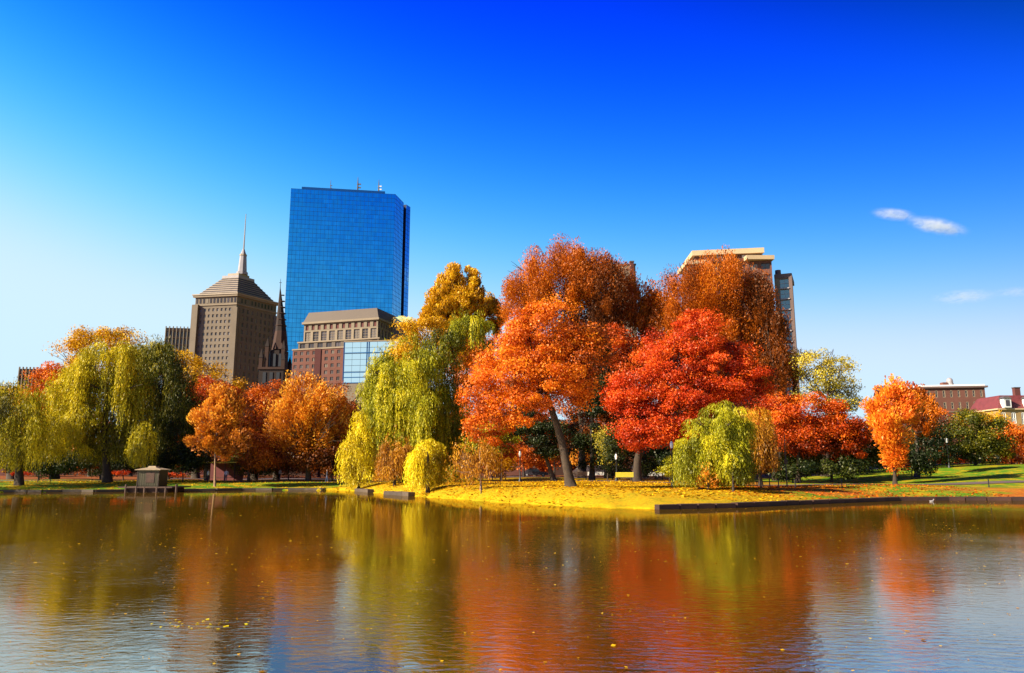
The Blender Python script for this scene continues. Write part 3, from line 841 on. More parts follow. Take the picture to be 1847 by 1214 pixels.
for a_ in (0, 1):
    mb = MB(); x_ = c0.x - .9 + a_ * 1.9; mb.prism([(x_ - .5, Y - 2.9), (x_ + .5, Y - 2.9), (x_ + .5, Y - 1.6), (x_ - .5, Y - 1.6)], zc(632), zc(616), M['brown_lit'], top=[(x_ - .05, Y - 1.7), (x_ + .05, Y - 1.7), (x_ + .05, Y - 1.6), (x_ - .05, Y - 1.6)]); mb.build('dormer', ch)

# --- brown stepped office building
Kp = P(682, 573, 330); zA = Kp.z; Lp = P(549, 582, solveY(549, 582, zA)); Rp = P(722, 590, 352)
K, Lf, Rt = Kp.xy, Lp.xy, Rp.xy; Bk = Lf + Rt - K; plan = [tuple(Lf), tuple(K), tuple(Rt), tuple(Bk)]
bb = thing('stepped_office_building', (K.x, K.y + 10, 0), 'brown stone and brick office building with sloped metal roof in front of the glass tower', 'office building')
zr = P(678, 554, 330).z
mb = MB(); mb.prism(outset(plan, .35), zA, zr, M['mansard'], top=outset(plan, -1.3)); mb.build('roof', bb)
mb = MB(); mb.prism(outset(plan, .8), zA - .9, zA, M['tan_light']); mb.build('cornice', bb)
zB = P(682, 590, 330).z; zC = P(682, 611, 330).z; zD = P(682, 625, 330).z
mb = MB()
wall_windows(bb, mb, Lf, K, zB, zA - .9, 12, 1, .5, .72, M['concrete'], (.12, M['brick_dark'], M['tan_light'], 0, 0, .2), .4, part='attic_window')
wall_windows(bb, mb, K, Rt, zB, zA - .9, 9, 1, .5, .72, M['concrete'], (.12, M['brick_dark'], M['tan_light'], 0, 0, .2), .4, part='attic_window')
wall_windows(bb, mb, Lf, K, zC, zB, 9, 1, .70, .90, M['tan_light'], (.22, M['glass_dark'], M['tan_light'], 1, 3, .2), .5, part='tall_window')
wall_windows(bb, mb, K, Rt, zC, zB, 7, 1, .62, .90, M['tan_light'], (.22, M['glass_dark'], M['tan_light'], 1, 3, .2), .5, part='tall_window')
for p, q in ((Rt, Bk), (Bk, Lf)): mb.face([(*p, zC), (*q, zC), (*q, zA - .9), (*p, zA - .9)], M['concrete'])
mb.build('upper_wall', bb)
p2 = outset(plan, 1.6); p3 = outset(plan, 3.2)
mb = MB()
wall_windows(bb, mb, p2[0], p2[1], zD, zC, 9, 1, .6, .6, M['mansard'], (.15, M['glass_dark'], M['tan_stone'], 1, 0, .2), .4, part='terrace_window')
for i in (1, 2, 3):
    p, q = p2[i], p2[(i + 1) % 4]; mb.face([(*p, zD), (*q, zD), (*q, zC), (*p, zC)], M['mansard'])
mb.face([(*p, zC) for p in p2], M['tan_light']); mb.build('terrace_wall', bb)
for zz, pl_, g_ in ((zC, p2, .35), (zD, p3, .3)):
    mb = MB(); mb.prism(outset(pl_, g_), zz - .35, zz + .25, M['tan_light']); mb.build('ledge', bb)
mb = MB(); zl = zD - 27
wall_windows(bb, mb, p3[0], p3[1], zl, zD - .35, 14, 9, .5, .55, M['brick'], (.2, M['glass_dark'], M['tan_stone'], 1, 0, .25), .35)
for i in (1, 2, 3):
    p, q = p3[i], p3[(i + 1) % 4]; mb.face([(*p, zl), (*q, zl), (*q, zD - .35), (*p, zD - .35)], M['brick'])
mb.prism(p3, 0, zl, M['brick']); mb.build('lower_wall', bb)
for f_ in (.30, .72):
    q = lerp2(p3[0], p3[1], f_); mb = MB(); mb.box((q[0], q[1], zD / 2), (2.6, 1.6, zD - .5), M['brick_dark']); mb.build('pier', bb)

# --- pale glass block in front of it
Y = 300; a_ = P(621, 617, Y); b_ = P(742, 606, Y - 4)
gb = thing('glass_office_building', (a_.x, Y, 0), 'low pale glass office block reflecting the sky, right of the brown building', 'office building')
zt_ = a_.z; zb = P(621, 692, Y).z; A2, B2 = (a_.x, Y), (b_.x, Y - 4)
mb = MB(); mb.prism([(A2[0] + .05, A2[1] + .6), (B2[0], B2[1] + .6), (B2[0] + 3, B2[1] + 22), (A2[0] + 3, A2[1] + 22)], 0, zt_ - .1, M['plum']); mb.build('core', gb)
ncol, nrow = 8, 7; d = (Vector(B2) - Vector(A2)); ln = d.length; ang = math.atan2(d.y, d.x)
pm = wmesh('pane', ln / ncol - .10, (zt_ - zb) / nrow - .12, 0, M['glass_pale'], M['tower_frame'])
for r_ in range(nrow):
    for c_ in range(ncol):
        q = lerp2(A2, B2, (c_ + .5) / ncol); o = bpy.data.objects.new('pane', pm); COL.objects.link(o); o.parent = gb
        o.location = (q[0] - a_.x, q[1] - Y + .1, zb + (zt_ - zb) * (r_ + .5) / nrow); o.rotation_euler = (random.uniform(-.006, .006), 0, ang + random.uniform(-.006, .006))
for py in (637, 672, 681, 691):
    mb = MB(); z = P(621, py, Y).z; mb.bar(A2, B2, z - .14, z + .14, -.3, .22, M['tower_frame']); mb.build('floor_line', gb)
for f_ in (0, .345, .375, 1):
    q = lerp2(A2, B2, f_); mb = MB(); mb.box((q[0], q[1] - .05, (zt_ + zb) / 2), (.22, .5, zt_ - zb), M['tower_frame']); mb.build('mullion', gb)
mb = MB(); mb.bar(A2, B2, zt_ - .1, zt_ + .35, -.5, .3, M['tan_light']); mb.build('parapet', gb)
mb = MB(); mb.bar(A2, B2, 0, zb - .1, -.4, .35, M['concrete']); mb.build('base_wall', gb)
# copper roof
g = thing('copper_roofed_building', (P(725, 576, 345).x, 345, 0), 'building with a pale green copper roof beside the glass tower base', 'building')
x0, x1 = P(706, 578, 345).x, P(745, 578, 345).x; z0 = P(725, 584, 345).z; z1 = P(725, 571, 345).z
mb = MB(); mb.prism([(x0, 345), (x1, 345), (x1, 362), (x0, 362)], 0, z0, M['tan_stone']); mb.build('wall', g)
mb = MB(); mb.prism([(x0 - .8, 344), (x1 + .8, 344), (x1 + .8, 363), (x0 - .8, 363)], z0, z1, M['copper'], top=[(x0 + .3, 346), (x1 - 1, 346), (x1 - 1, 360), (x0 + .3, 360)]); mb.build('roof', g)
mb = MB(); mb.box(((x0 + x1) / 2 - 1, 350, z1 + .5), (3, 3, 1.2), M['copper']); mb.build('roof_vent', g)
# small cream gable by the big willow
Y = 150; g = thing('gabled_house', (P(650, 730, Y).x, Y, 0), 'small house with a cream gable between the orange tree and the tall willow', 'house')
x0, x1 = P(636, 728, Y).x, P(668, 728, Y).x; ze = P(650, 727, Y).z; zp = P(652, 707, Y).z; xm = (x0 + x1) / 2
mb = MB(); mb.prism([(x0, Y), (x1, Y), (x1, Y + 9), (x0, Y + 9)], 0, ze, M['brick_dark']); mb.build('wall', g)
mb = MB(); mb.face([(x0 - .2, Y - .1, ze), (x1 + .2, Y - .1, ze), (xm, Y - .1, zp)], M['cream']); mb.face([(x0 - .3, Y - .4, ze - .1), (xm, Y - .4, zp + .2), (xm, Y + 9, zp + .2), (x0 - .3, Y + 9, ze - .1)], M['slate'])
mb.face([(xm, Y - .4, zp + .2), (x1 + .3, Y - .4, ze - .1), (x1 + .3, Y + 9, ze - .1), (xm, Y + 9, zp + .2)], M['slate']); mb.build('gable_roof', g)
mb = MB(); mb.box((xm - .6, Y - .05, ze - 1.3), (.8, .1, 1.2), M['glass_dark']); mb.build('window', g)

# --- apartment block right of centre
K = P(1391, 462, 225); zt_ = K.z; Lf = P(1240, 471, solveY(1240, 471, zt_)).xy; K = K.xy
ap = thing('apartment_block', (K.x, K.y + 8, 0), 'brown high rise apartment block with cream roof slabs rising behind the rust coloured tree', 'apartment building')
Rt = K + Vector((1.5, 17)); Bk = Lf + Vector((1.5, 17)); plan = [tuple(Lf), tuple(K), tuple(Rt), tuple(Bk)]
zl = zt_ - 26
mb = MB(); mb.prism(plan, 0, zl, M['plum'])
wall_windows(ap, mb, Lf, K, zl, zt_ - 1.2, 7, 7, .72, .55, M['brick'], (.12, M['glass_dark'], M['brick'], 1, 0, .2), .6)
wall_windows(ap, mb, K, Rt, zl, zt_ - 1.2, 4, 7, .5, .5, M['plum'], (.12, M['glass_dark'], M['plum'], 1, 0, .2), .4)
for p, q in ((Rt, Bk), (Bk, Lf)): mb.face([(*p, zl), (*q, zl), (*q, zt_ - 1.2), (*p, zt_ - 1.2)], M['plum'])
mb.build('wall', ap)
s0, s1 = P(1283, 470, 227).x, P(1343, 470, 226).x
mb = MB(); mb.prism([(Lf.x - .6, Lf.y - .8), (s0, Lf.y - 1.2), (s0, Lf.y + 12), (Lf.x - .6, Lf.y + 12)], zt_ - 1.2, zt_ + .05, M['cream']); mb.build('roof_slab', ap)
mb = MB(); mb.prism([(s1, K.y - 1.0), (K.x + .6, K.y - 1.0), (K.x + .9, K.y + 12), (s1, K.y + 12)], zt_ - 1.2, zt_ + .05, M['cream']); mb.build('roof_slab', ap)
mb = MB(); mb.prism([(s0, K.y + 1.5), (s1, K.y + 1.5), (s1, K.y + 14), (s0, K.y + 14)], zt_ - 1.2, zt_ - .2, M['brick']); mb.build('roof_deck', ap)
px_ = lambda px, py=458: P(px, py, 230).x
zp = P(1372, 447, 228).z; zq = P(1372, 456, 228).z
mb = MB(); mb.prism([(px_(1256), 232), (px_(1372), 229), (px_(1374), 241), (px_(1258), 243)], zt_, zq, M['brick']); mb.build('penthouse', ap)
mb = MB(); mb.prism([(px_(1250), 231), (px_(1374), 227.6), (px_(1376), 241), (px_(1252), 244)], zq, zp, M['cream']); mb.build('roof_slab', ap)
for k in range(5):
    mb = MB(); mb.box((px_(1275 + k * 22), 230.6 - k * .55, (zt_ + zq) / 2), (1.6, .12, .8), M['glass_dark']); mb.build('penthouse_window', ap)
# right-hand wing with big dark windows
zw = P(1410, 494, 228).z; wa, wb = (P(1396, 494, 229).x, 229), (P(1428, 494, 227).x, 227)
mb = MB(); zl = zw - 44
wl, wr = lerp2(wa, wb, .28), lerp2(wa, wb, .82)
wall_windows(ap, mb, wl, wr, zl + .0, zw - 1.3, 1, 13, .96, .82, M['plum'], (.16, M['glass_blue'], M['spire_metal'], 1, 1, .3), .5, part='bay_window')
mb.bar(wa, wl, zl, zw - 1.3, -3, .0, M['concrete']); mb.bar(wr, wb, zl, zw - 1.3, -3, .12, M['plum'])
mb.bar(wa, wb, zw - 1.3, zw, -12, .15, M['plum']); mb.prism([wa, wb, (wb[0] + 1.0, wb[1] + 13), (wa[0], wa[1] + 13)], 0, zl, M['plum'])
mb.face([(*wb, zl), (wb[0] + 1, wb[1] + 13, zl), (wb[0] + 1, wb[1] + 13, zw - .1), (*wb, zw - .1)], M['plum']); mb.build('side_wing', ap)
for k in range(13):
    z = zl + (zw - 1.3 - zl) * k / 13; mb = MB(); mb.bar(wl, wr, z - .14, z + .16, -.1, .45, M['spire_metal']); mb.build('balcony_slab', ap)
mb = MB(); mb.tube([(wb[0] - 2, 233, zw), (wb[0] - 2, 233, zw + 2.4)], [1.0, .9], M['plum'], 8); mb.build('roof_vent', ap)
mb = MB(); mb.tube([(K.x - 1, K.y + 5, zt_), (K.x - 1, K.y + 5, zt_ + 2.6)], [.12, .05], M['iron'], 5); mb.build('antenna', ap)

# --- house top with chimney behind the big rust tree
Y = 205; g = thing('tan_townhouse', (P(1130, 480, Y).x, Y, 0), 'tan townhouse top with tall dark chimney peeping over the rust coloured crown', 'house')
x0, x1 = P(1108, 480, Y).x, P(1146, 480, Y).x; z = P(1125, 478, Y).z
mb = MB(); mb.prism([(x0, Y), (x1, Y), (x1, Y + 12), (x0, Y + 12)], 0, z, M['tan_light']); mb.build('wall', g)
mb = MB(); mb.prism([(x0 - .2, Y - .2), (x1 + .2, Y - .2), (x1 + .2, Y + 12), (x0 - .2, Y + 12)], z, z + .35, M['slate']); mb.build('roof', g)
xc = P(1139.5, 480, Y - .7).x; zz = P(1139, 473, Y - .7).z
mb = MB(); mb.box((xc, Y - .7, zz - 6), (1.0, 1.0, 12), M['brick_dark']); mb.box((xc, Y - .7, zz + .1), (1.25, 1.25, .3), M['slate']); mb.build('chimney', g)
xc = P(1129, 475, Y + 2).x; mb = MB(); mb.tube([(xc, Y + 2, z), (xc, Y + 2, z + 1.2)], [.12, .12], M['iron'], 6); mb.box((xc, Y + 2, z + 1.3), (.6, .6, .2), M['iron']); mb.build('vent_pipe', g)

# --- brick terrace far right
Y = 210; a_ = P(1655, 701, Y); b_ = P(1776, 701, Y - 3); zt_ = a_.z
g = thing('brick_row_house', (b_.x, Y, 0), 'long dark brick row house with small domed roof turret at right', 'house')
A2, B2 = (a_.x, Y), (b_.x, Y - 3); zl = zt_ - 9.5
mb = MB(); pl_ = [A2, B2, (B2[0] + 1, B2[1] + 14), (A2[0] + 1, A2[1] + 14)]
wall_windows(g, mb, A2, B2, zl, zt_, 9, 3, .30, .55, M['brick'], (.14, M['glass_dark'], M['tan_light'], 0, 1, .3), .25)
for i in (1, 2, 3):
    p, q = pl_[i], pl_[(i + 1) % 4]; mb.face([(*p, zl), (*q, zl), (*q, zt_), (*p, zt_)], M['brick'])
mb.prism(pl_, 0, zl, M['brick']); mb.build('wall', g)
mb = MB(); mb.prism(outset(pl_, .6), zt_, zt_ + .45, M['plum']); mb.build('cornice', g)
mb = MB(); mb.prism(outset(pl_, .1), zt_ + .45, zt_ + .9, M['white']); mb.build('parapet', g)
mb = MB(); mb.bar(A2, B2, zt_ - 6.6, zt_ - 6.3, -.05, .2, M['tan_stone']); mb.build('string_course', g)
xc = P(1713, 690, Y + 4).x; z = zt_ + .9
mb = MB(); mb.lathe((xc, Y + 4, z), [(.95, 0), (.95, 1.0), (.8, 1.05), (.85, 1.6), (.75, 2.1), (.45, 2.45), (.05, 2.6)], M['spire_metal'], 12); mb.build('turret', g)
mb = MB(); mb.box((xc - 1.7, Y + 4, z + .6), (1.3, 1.6, 1.2), M['brick']); mb.build('stair_head', g)
mb = MB(); xx = P(1790, 735, Y).x; zw = P(1790, 722, Y).z; mb.prism([(B2[0] + .05, Y - 1), (xx + 2, Y - 1), (xx + 2, Y + 10), (B2[0] + .05, Y + 10)], 0, zw, M['brick_dark']); mb.build('side_wing', g)
# --- yellow stone house with red mansard roof
Y = 180; x0, x1 = P(1801, 740, Y).x, P(1960, 740, Y).x; ze = P(1820, 739, Y).z; zr = P(1820, 712, Y).z
g = thing('yellow_stone_house', (x0, Y, 0), 'yellow stone house with dark red mansard roof and white dormer at right edge', 'house')
mb = MB()
wall_windows(g, mb, (x0, Y), (x1, Y), ze - 8, ze, 9, 2, .42, .62, M['yellow_stone'], (.16, M['glass_dark'], M['white'], 1, 1, .3), .25)
pl_ = [(x0, Y), (x1, Y), (x1, Y + 12), (x0, Y + 12)]
for i in (1, 2, 3):
    p, q = pl_[i], pl_[(i + 1) % 4]; mb.face([(*p, ze - 8), (*q, ze - 8), (*q, ze), (*p, ze)], M['yellow_stone'])
mb.prism(pl_, 0, ze - 8, M['yellow_stone']); mb.build('wall', g)
mb = MB(); mb.prism(outset(pl_, .4), ze, ze + .3, M['cream']); mb.build('cornice', g)
mb = MB(); mb.prism(outset(pl_, .1), ze + .3, zr, M['red_roof'], top=outset(pl_, -1.6)); mb.build('roof', g)
for k, px in enumerate((1813, 1853, 1893)):
    xc = P(px, 722, Y).x; f = MB(); f.box((xc, Y - .1, ze + 1.5), (1.7, 1.4, 2.1), M['white']); f.prism([(xc - 1.1, Y - 1), (xc + 1.1, Y - 1), (xc + 1.1, Y + .8), (xc - 1.1, Y + .8)], ze + 2.56, ze + 3.1, M['slate'], top=[(xc - .5, Y - .6), (xc + .5, Y - .6), (xc + .5, Y + .8), (xc - .5, Y + .8)]); dm = f.build('dormer', g)
    f = MB(); f.box((xc, Y - .84, ze + 1.5), (.9, .06, 1.4), M['glass_dark']); f.build('pane', dm)
for px, hh in ((1833, 700), (1905, 702)):
    xc = P(px, 705, Y + 3).x; z = P(px, hh, Y + 3).z; mb = MB(); mb.box((xc, Y + 3, z - 2), (1.3, 1.0, 4), M['brick_dark']); mb.box((xc, Y + 3, z + .08), (1.5, 1.2, .2), M['slate']); mb.build('chimney', g)

# --- brownstone terraces across the street, glimpsed between trunks
for px0, px1, pyt, mt, lab in ((-60, 120, 795, 'brick_dark', 'dark brick terrace across the street at far left'), (120, 300, 800, 'brown_lit', 'brownstone terrace across the street behind the kiosk'),
                               (300, 470, 790, 'brick_dark', 'dark brick terrace across the street behind the path shelter'), (470, 640, 798, 'brown_lit', 'brownstone terrace across the street behind the branched elm'),
                               (640, 800, 792, 'brick_dark', 'dark brick terrace across the street behind the yellow willows'), (800, 950, 775, 'brick', 'red brick terrace across the street left of the leaning trunk'),
                               (950, 1110, 768, 'brown_lit', 'brownstone terrace across the street behind the leaning trunk'), (1110, 1270, 775, 'brick_dark', 'dark brick terrace across the street behind the parked cars'),
                               (1270, 1440, 780, 'brown_lit', 'brownstone terrace across the street behind the dome willow'), (1440, 1640, 790, 'brick_dark', 'dark brick terrace across the street behind the spreading orange maple')):
    Y = 195; x0, x1 = P(px0, 820, Y).x + .05, P(px1, 820, Y).x - .05; z = P(px0, pyt, Y).z
    g = thing('terrace_house', (x0, Y, 0), lab, 'house', 'terraces across the street')
    mb = MB(); z0 = 2.4
    wall_windows(g, mb, (x0, Y), (x1, Y), z0, z, 8, 3, .36, .58, M[mt], (.14, M['glass_mid'], M['tan_stone'], 0, 1, .2), .25)
    pl_ = [(x0, Y), (x1, Y), (x1, Y + 10), (x0, Y + 10)]
    for i in (1, 2, 3):
        p, q = pl_[i], pl_[(i + 1) % 4]; mb.face([(*p, z0), (*q, z0), (*q, z), (*p, z)], M[mt])
    mb.prism(pl_, 0, z0, M[mt]); mb.build('wall', g)
    mb = MB(); mb.prism(pl_, z, z + 1.6, M['slate'], top=[(x0, Y + 1.2), (x1, Y + 1.2), (x1, Y + 9), (x0, Y + 9)]); mb.build('roof', g)

# ------------------------------------------------------------------ trees: left bank
tree('willow_tree', 'yellow green weeping willow cut off by the left edge of the picture', 'willow', 93, (35, None), [(35, 800), (30, 760)],
     [(22, 742, 58, 50, 0, .05), (-45, 735, 60, 50, 2, -.1), (48, 770, 30, 40, -2, .1)], 'olive', 'willow', willow_bot=856, density=1.0)
tree('willow_tree', 'weeping willow on the left bank beyond the left edge of the picture', 'willow', 88, (-120, None), [(-120, 800), (-118, 750)],
     [(-120, 735, 70, 60)], 'olive', 'willow', willow_bot=850, density=.8)
tree('willow_tree', 'broad golden green weeping willow with dark forked trunk on the left bank', 'willow', 104, (194, None), [(190, 820), (188, 780), (190, 740), (200, 700)],
     [(108, 722, 30, 38, -2, .25, 830), (145, 682, 34, 30, -2, .22, 800), (182, 645, 32, 22, -1, .25, 760), (225, 642, 30, 22, -1, .2, 760), (206, 690, 40, 30, 0, -.2, 760), (140, 765, 30, 34, -3, .18, 836),
      (165, 790, 30, 40, 1, -.35, 842), (225, 770, 34, 50, 1, -.25, 838), (240, 700, 30, 36, 0, -.1, 800), (105, 785, 28, 36, 0, -.3, 842), (255, 800, 20, 30, -3, .1, 848)], 'olive', 'willow', willow_bot=838, density=.95, front=8, r0=.5, ragged=.7)  # lobe tints paint its sunlit clumps and shadowed hollows
tree('willow_tree', 'dark green weeping willow with domed top behind the small kiosk', 'willow', 112, (262, None), [(262, 830), (264, 790), (268, 740)],
     [(290, 672, 46, 48, 0, .0, 780), (325, 720, 34, 44, 0, -.05), (262, 735, 34, 50, -1, .0), (300, 775, 50, 46, 0, -.1), (250, 645, 34, 20, 2, .4, 700), (340, 765, 24, 40, -1, .1), (285, 640, 30, 20, 0, .35, 700)], 'darkgreen', 'willow', willow_bot=846, density=1.1, r0=.5, ragged=.5)
tree('elm_tree', 'yellow olive elm crown topping the trees behind the golden green willow', 'tree', 128, (190, None), [(190, 780), (192, 700)],
     [(185, 622, 50, 28, 0, .1), (228, 622, 40, 24, 0, .2), (128, 645, 36, 30, 0, -.05), (152, 612, 26, 16), (198, 606, 22, 12, 0, .1), (190, 690, 100, 60, 4, -.1)], 'gold', 'leafy', density=.8, twigs=25)
tree('oak_tree', 'small orange crown showing beside the grey block at far left', 'tree', 125, (98, None), [(98, 800), (100, 720)],
     [(98, 684, 34, 28), (92, 720, 40, 30, 2)], 'orange', 'leafy')
tree('elm_tree', 'yellow tree low on the skyline at the far left edge', 'tree', 130, (20, None), [(20, 800), (20, 740)],
     [(20, 715, 62, 26), (60, 740, 50, 40)], 'gold', 'leafy')
tree('elm_tree', 'golden olive tree sloping down in front of the stone tower', 'tree', 132, (352, None), [(352, 800), (350, 720)],
     [(318, 650, 46, 32, 0, .1), (360, 672, 46, 34, 0, .05), (408, 702, 40, 30, 0, .1), (350, 720, 80, 50, 3, -.15)], 'gold', 'leafy', density=.9)
tree('maple_tree', 'small red orange maple between the dark willow and the light orange tree', 'maple', 122, (375, None), [(375, 800), (375, 740)],
     [(378, 703, 32, 28), (395, 725, 40, 30, 2, -.1)], 'redorange', 'leafy')
tree('maple_tree', 'light peach orange young maple with spreading pale branches near the path shelter', 'maple', 98, (388, None), [(388, 820), (386, 780)],
     [(378, 755, 30, 30, 0, .1), (405, 742, 30, 26, 0, .1), (398, 716, 16, 14), (420, 735, 14, 26), (385, 790, 42, 26, 0, -.2), (420, 800, 30, 20, 0, -.3)], 'peach', 'vase', density=1.2, front=12, bark='bark_light', clump=1.0, r0=.12)
tree('oak_tree', 'dark rust tree in shade between the peach maple and the orange elm', 'tree', 126, (458, None), [(458, 820), (456, 760)],
     [(455, 742, 38, 40), (468, 790, 50, 38, 0, -.1), (430, 800, 34, 30, 0, -.1)], 'rust', 'leafy')
tree('maple_tree', 'red orange maple on the left shoulder of the bare branched orange elm', 'maple', 124, (498, None), [(498, 820), (496, 770)],
     [(492, 722, 36, 36, 0, -.05), (505, 765, 48, 42, -2, -.15), (470, 712, 22, 16)], 'orange', 'leafy')
tree('elm_tree', 'orange elm with many bare upright branches below the church steeple', 'elm', 112, (556, None), [(555, 820), (555, 790)],
     [(556, 725, 56, 48, 0, .15), (520, 755, 40, 36, 0, .1), (592, 750, 44, 42, 0, .1), (556, 768, 66, 38, 0, .0), (530, 795, 40, 20, 0, -.3), (585, 795, 36, 20, 0, -.3)], 'peach', 'fuzzy', density=.8, front=26, bark='bark', limbs=8, twigs=20)
tree('oak_tree', 'deep orange tree right of the branched elm beside the bright yellow willow', 'tree', 130, (622, None), [(622, 820), (622, 780)],
     [(610, 728, 38, 40, 0, .05), (628, 765, 34, 44, 0, -.05), (600, 800, 40, 30, 0, -.15)], 'rust', 'leafy')

# centre left group by the water
tree('willow_tree', 'bright yellow young willow hanging over the left stone ledge', 'willow', 94, (647, None), [(647, 840), (647, 790)],
     [(655, 768, 15, 26, 0, .15, 850), (642, 805, 20, 26, 0, -.1), (663, 800, 13, 34, 0, .1), (630, 830, 10, 14, 0, -.1)], 'yellow', 'willow', willow_bot=884, density=1.2, r0=.16)
tree('willow_tree', 'tall lime green weeping willow with long tiers of streaming branches', 'willow', 98, (735, None), [(738, 820), (742, 750), (750, 680)],
     [(740, 640, 30, 30, 0, .0, 720), (690, 670, 24, 30, -2, .15, 770), (714, 640, 20, 22, -1, .15, 720), (668, 712, 20, 30, -3, .12, 790), (765, 670, 34, 40, -3, .15, 812), (800, 640, 38, 50, 1, -.35, 760),
      (846, 588, 40, 18, 2, -.05, 640), (700, 745, 30, 34, 2, -.3, 840), (795, 730, 30, 40, 0, .0, 836), (738, 700, 26, 50, -5, .2, 850), (768, 745, 22, 44, -5, .1, 856), (720, 770, 44, 44, 3, -.4, 850), (688, 735, 22, 40, -4, .1, 835), (750, 770, 40, 40, -2, -.05, 858), (800, 790, 30, 36, 2, -.2, 856), (712, 690, 26, 44, -4, .2, 800)], 'lime', 'willow', density=1.1, r0=.55, front=5, ragged=.7)
tree('oak_tree', 'yellow gold foliage breaking out at the shoulder of the lime green willow', 'tree', 108, (735, None), [(737, 800), (738, 680)],
     [(738, 610, 24, 26, -8, .1), (728, 640, 20, 16, -12, .1), (775, 598, 34, 22, -6, 0), (790, 625, 26, 20, -8, -.15)], 'gold', 'leafy', density=1.1)
tree('poplar_tree', 'tall golden tree with several upright points above the lime green willow', 'poplar', 128, (822, None), [(822, 800), (822, 620)],
     [(819, 508, 11, 42, 0, .1), (847, 510, 10, 40, 0, .1), (801, 528, 12, 36, 0, .05), (782, 545, 10, 28, 0, .1), (863, 540, 10, 34, 0, -.1), (834, 540, 14, 40, 0, 0), (820, 565, 44, 40, 0, .0), (775, 575, 14, 20, 0, .1), (835, 620, 50, 50, 3, -.1), (885, 570, 26, 36, 5, -.15)], 'gold', 'vase', size=.34, density=2.0, clump=1.0, depthf=.9)
tree('willow_tree', 'small tan orange weeping tree between the two yellow willows', 'willow', 86, (712, None), [(712, 840), (712, 815)],
     [(706, 815, 20, 24, 0, -.1), (722, 818, 18, 26, 0, -.1)], 'tan', 'willow', willow_bot=872, density=1.2, r0=.14, limbs=5)
tree('willow_tree', 'lime yellow column shaped willow standing at the very edge of the lawn', 'willow', 73, (772, None), [(772, 850), (772, 815)],
     [(764, 822, 22, 24, 0, .1), (782, 818, 20, 24, 1, -.1), (792, 845, 12, 24, 1, -.35), (770, 850, 22, 18, 0, -.15)], 'yellow', 'willow', willow_bot=890, density=1.4, r0=.16, limbs=5)
tree('weeping_tree', 'thin orange weeping tree with pale slender trunk on the yellow lawn', 'tree', 66, (868, None), [(867, 865), (866, 848)],
     [(862, 825, 40, 30, 0, -.1), (835, 845, 26, 28, 0, .0), (885, 835, 22, 24, 0, -.1)], 'tan', 'weep', size=.20, density=.42, bark='bark_light', r0=.10, front=14)
tree('shrub', 'light green shrub low between the lime willow and the orange weeping tree', 'shrub', 80, (822, None), [(822, 868), (822, 862)],
     [(815, 862, 16, 16), (845, 872, 14, 10)], 'olive', 'leafy', size=.2, r0=.06)
# centre
tree('maple_tree', 'large orange maple with leaning forked trunk in the middle of the yellow lawn', 'maple', 65, (1030, None), [(1022, 840), (1014, 800), (1004, 765), (992, 730), (984, 700)],
     [(985, 605, 72, 68, 0, .05), (915, 668, 58, 48, -2, .15), (878, 705, 40, 50, 0, .05), (1045, 648, 52, 62, 0, -.15), (975, 690, 66, 42, -3, .05), (1045, 700, 40, 34, 0, -.15),
      (880, 765, 42, 34, 1, .0), (935, 735, 50, 30, -1, .1), (925, 610, 32, 30, 0, .15), (1075, 605, 26, 26, 2, -.25), (960, 640, 60, 44, 3, .0), (1010, 660, 50, 50, 4, -.2)], 'orange', 'leafy', size=.25, density=1.45, limbs=10, r0=.40, front=4)
tree('elm_tree', 'huge rust orange dome shaped elm rising behind the large orange maple', 'elm', 122, (1050, None), [(1050, 780), (1040, 650)],
     [(1005, 525, 100, 82, 0, .10), (1075, 530, 70, 86, 0, -.15), (955, 540, 58, 74, -2, .2), (1040, 490, 70, 52, 0, .0), (1100, 590, 34, 60, 2, -.25), (1000, 630, 90, 66, 4, -.1), (1075, 690, 62, 80, 4, -.35), (960, 720, 60, 50, 5, -.2)], 'rust', 'fuzzy', size=.25, density=.95, clump=2.2, limbs=8, twigs=25)  # right-hand lobes tinted darker for its shaded side
tree('elm_tree', 'added dark brown crown colouring in the shaded right flank of the huge rust dome', 'elm', 119, (1098, None), [(1098, 800), (1096, 640)],
     [(1092, 535, 44, 66), (1100, 600, 36, 60), (1075, 580, 40, 60), (1090, 660, 40, 60)], 'darkrust', 'fuzzy', size=.28, density=.7, clump=2.0, limbs=5)  # extra dark-leaved crown: the dome's shaded half put into colour
tree('elm_tree', 'rust red elm filling the gap between the two largest crowns', 'elm', 124, (1160, None), [(1160, 780), (1160, 650)],
     [(1158, 535, 34, 40, 0, .12), (1190, 585, 40, 55, 0, .0), (1150, 600, 52, 62, 0, -.05), (1140, 690, 60, 60, 2, -.15)], 'rust', 'fuzzy', density=1.0, twigs=15)
tree('elm_tree', 'tall rust orange elm with bare twigs on top in front of the apartment block', 'elm', 118, (1300, None), [(1300, 780), (1295, 620)],
     [(1250, 548, 68, 76, 0, .10), (1302, 530, 68, 72, -1, .12), (1350, 560, 52, 76, 0, .0), (1365, 600, 44, 66, 0, -.22), (1385, 655, 52, 58, 2, -.32), (1225, 610, 50, 60, 0, -.05), (1310, 620, 70, 70, 0, .0), (1368, 545, 26, 50, 0, -.1), (1300, 710, 90, 60, 4, -.2), (1220, 700, 60, 60, 5, -.2)], 'rust', 'fuzzy', size=.25, density=.95, clump=2.2, limbs=8, front=0, twigs=70)
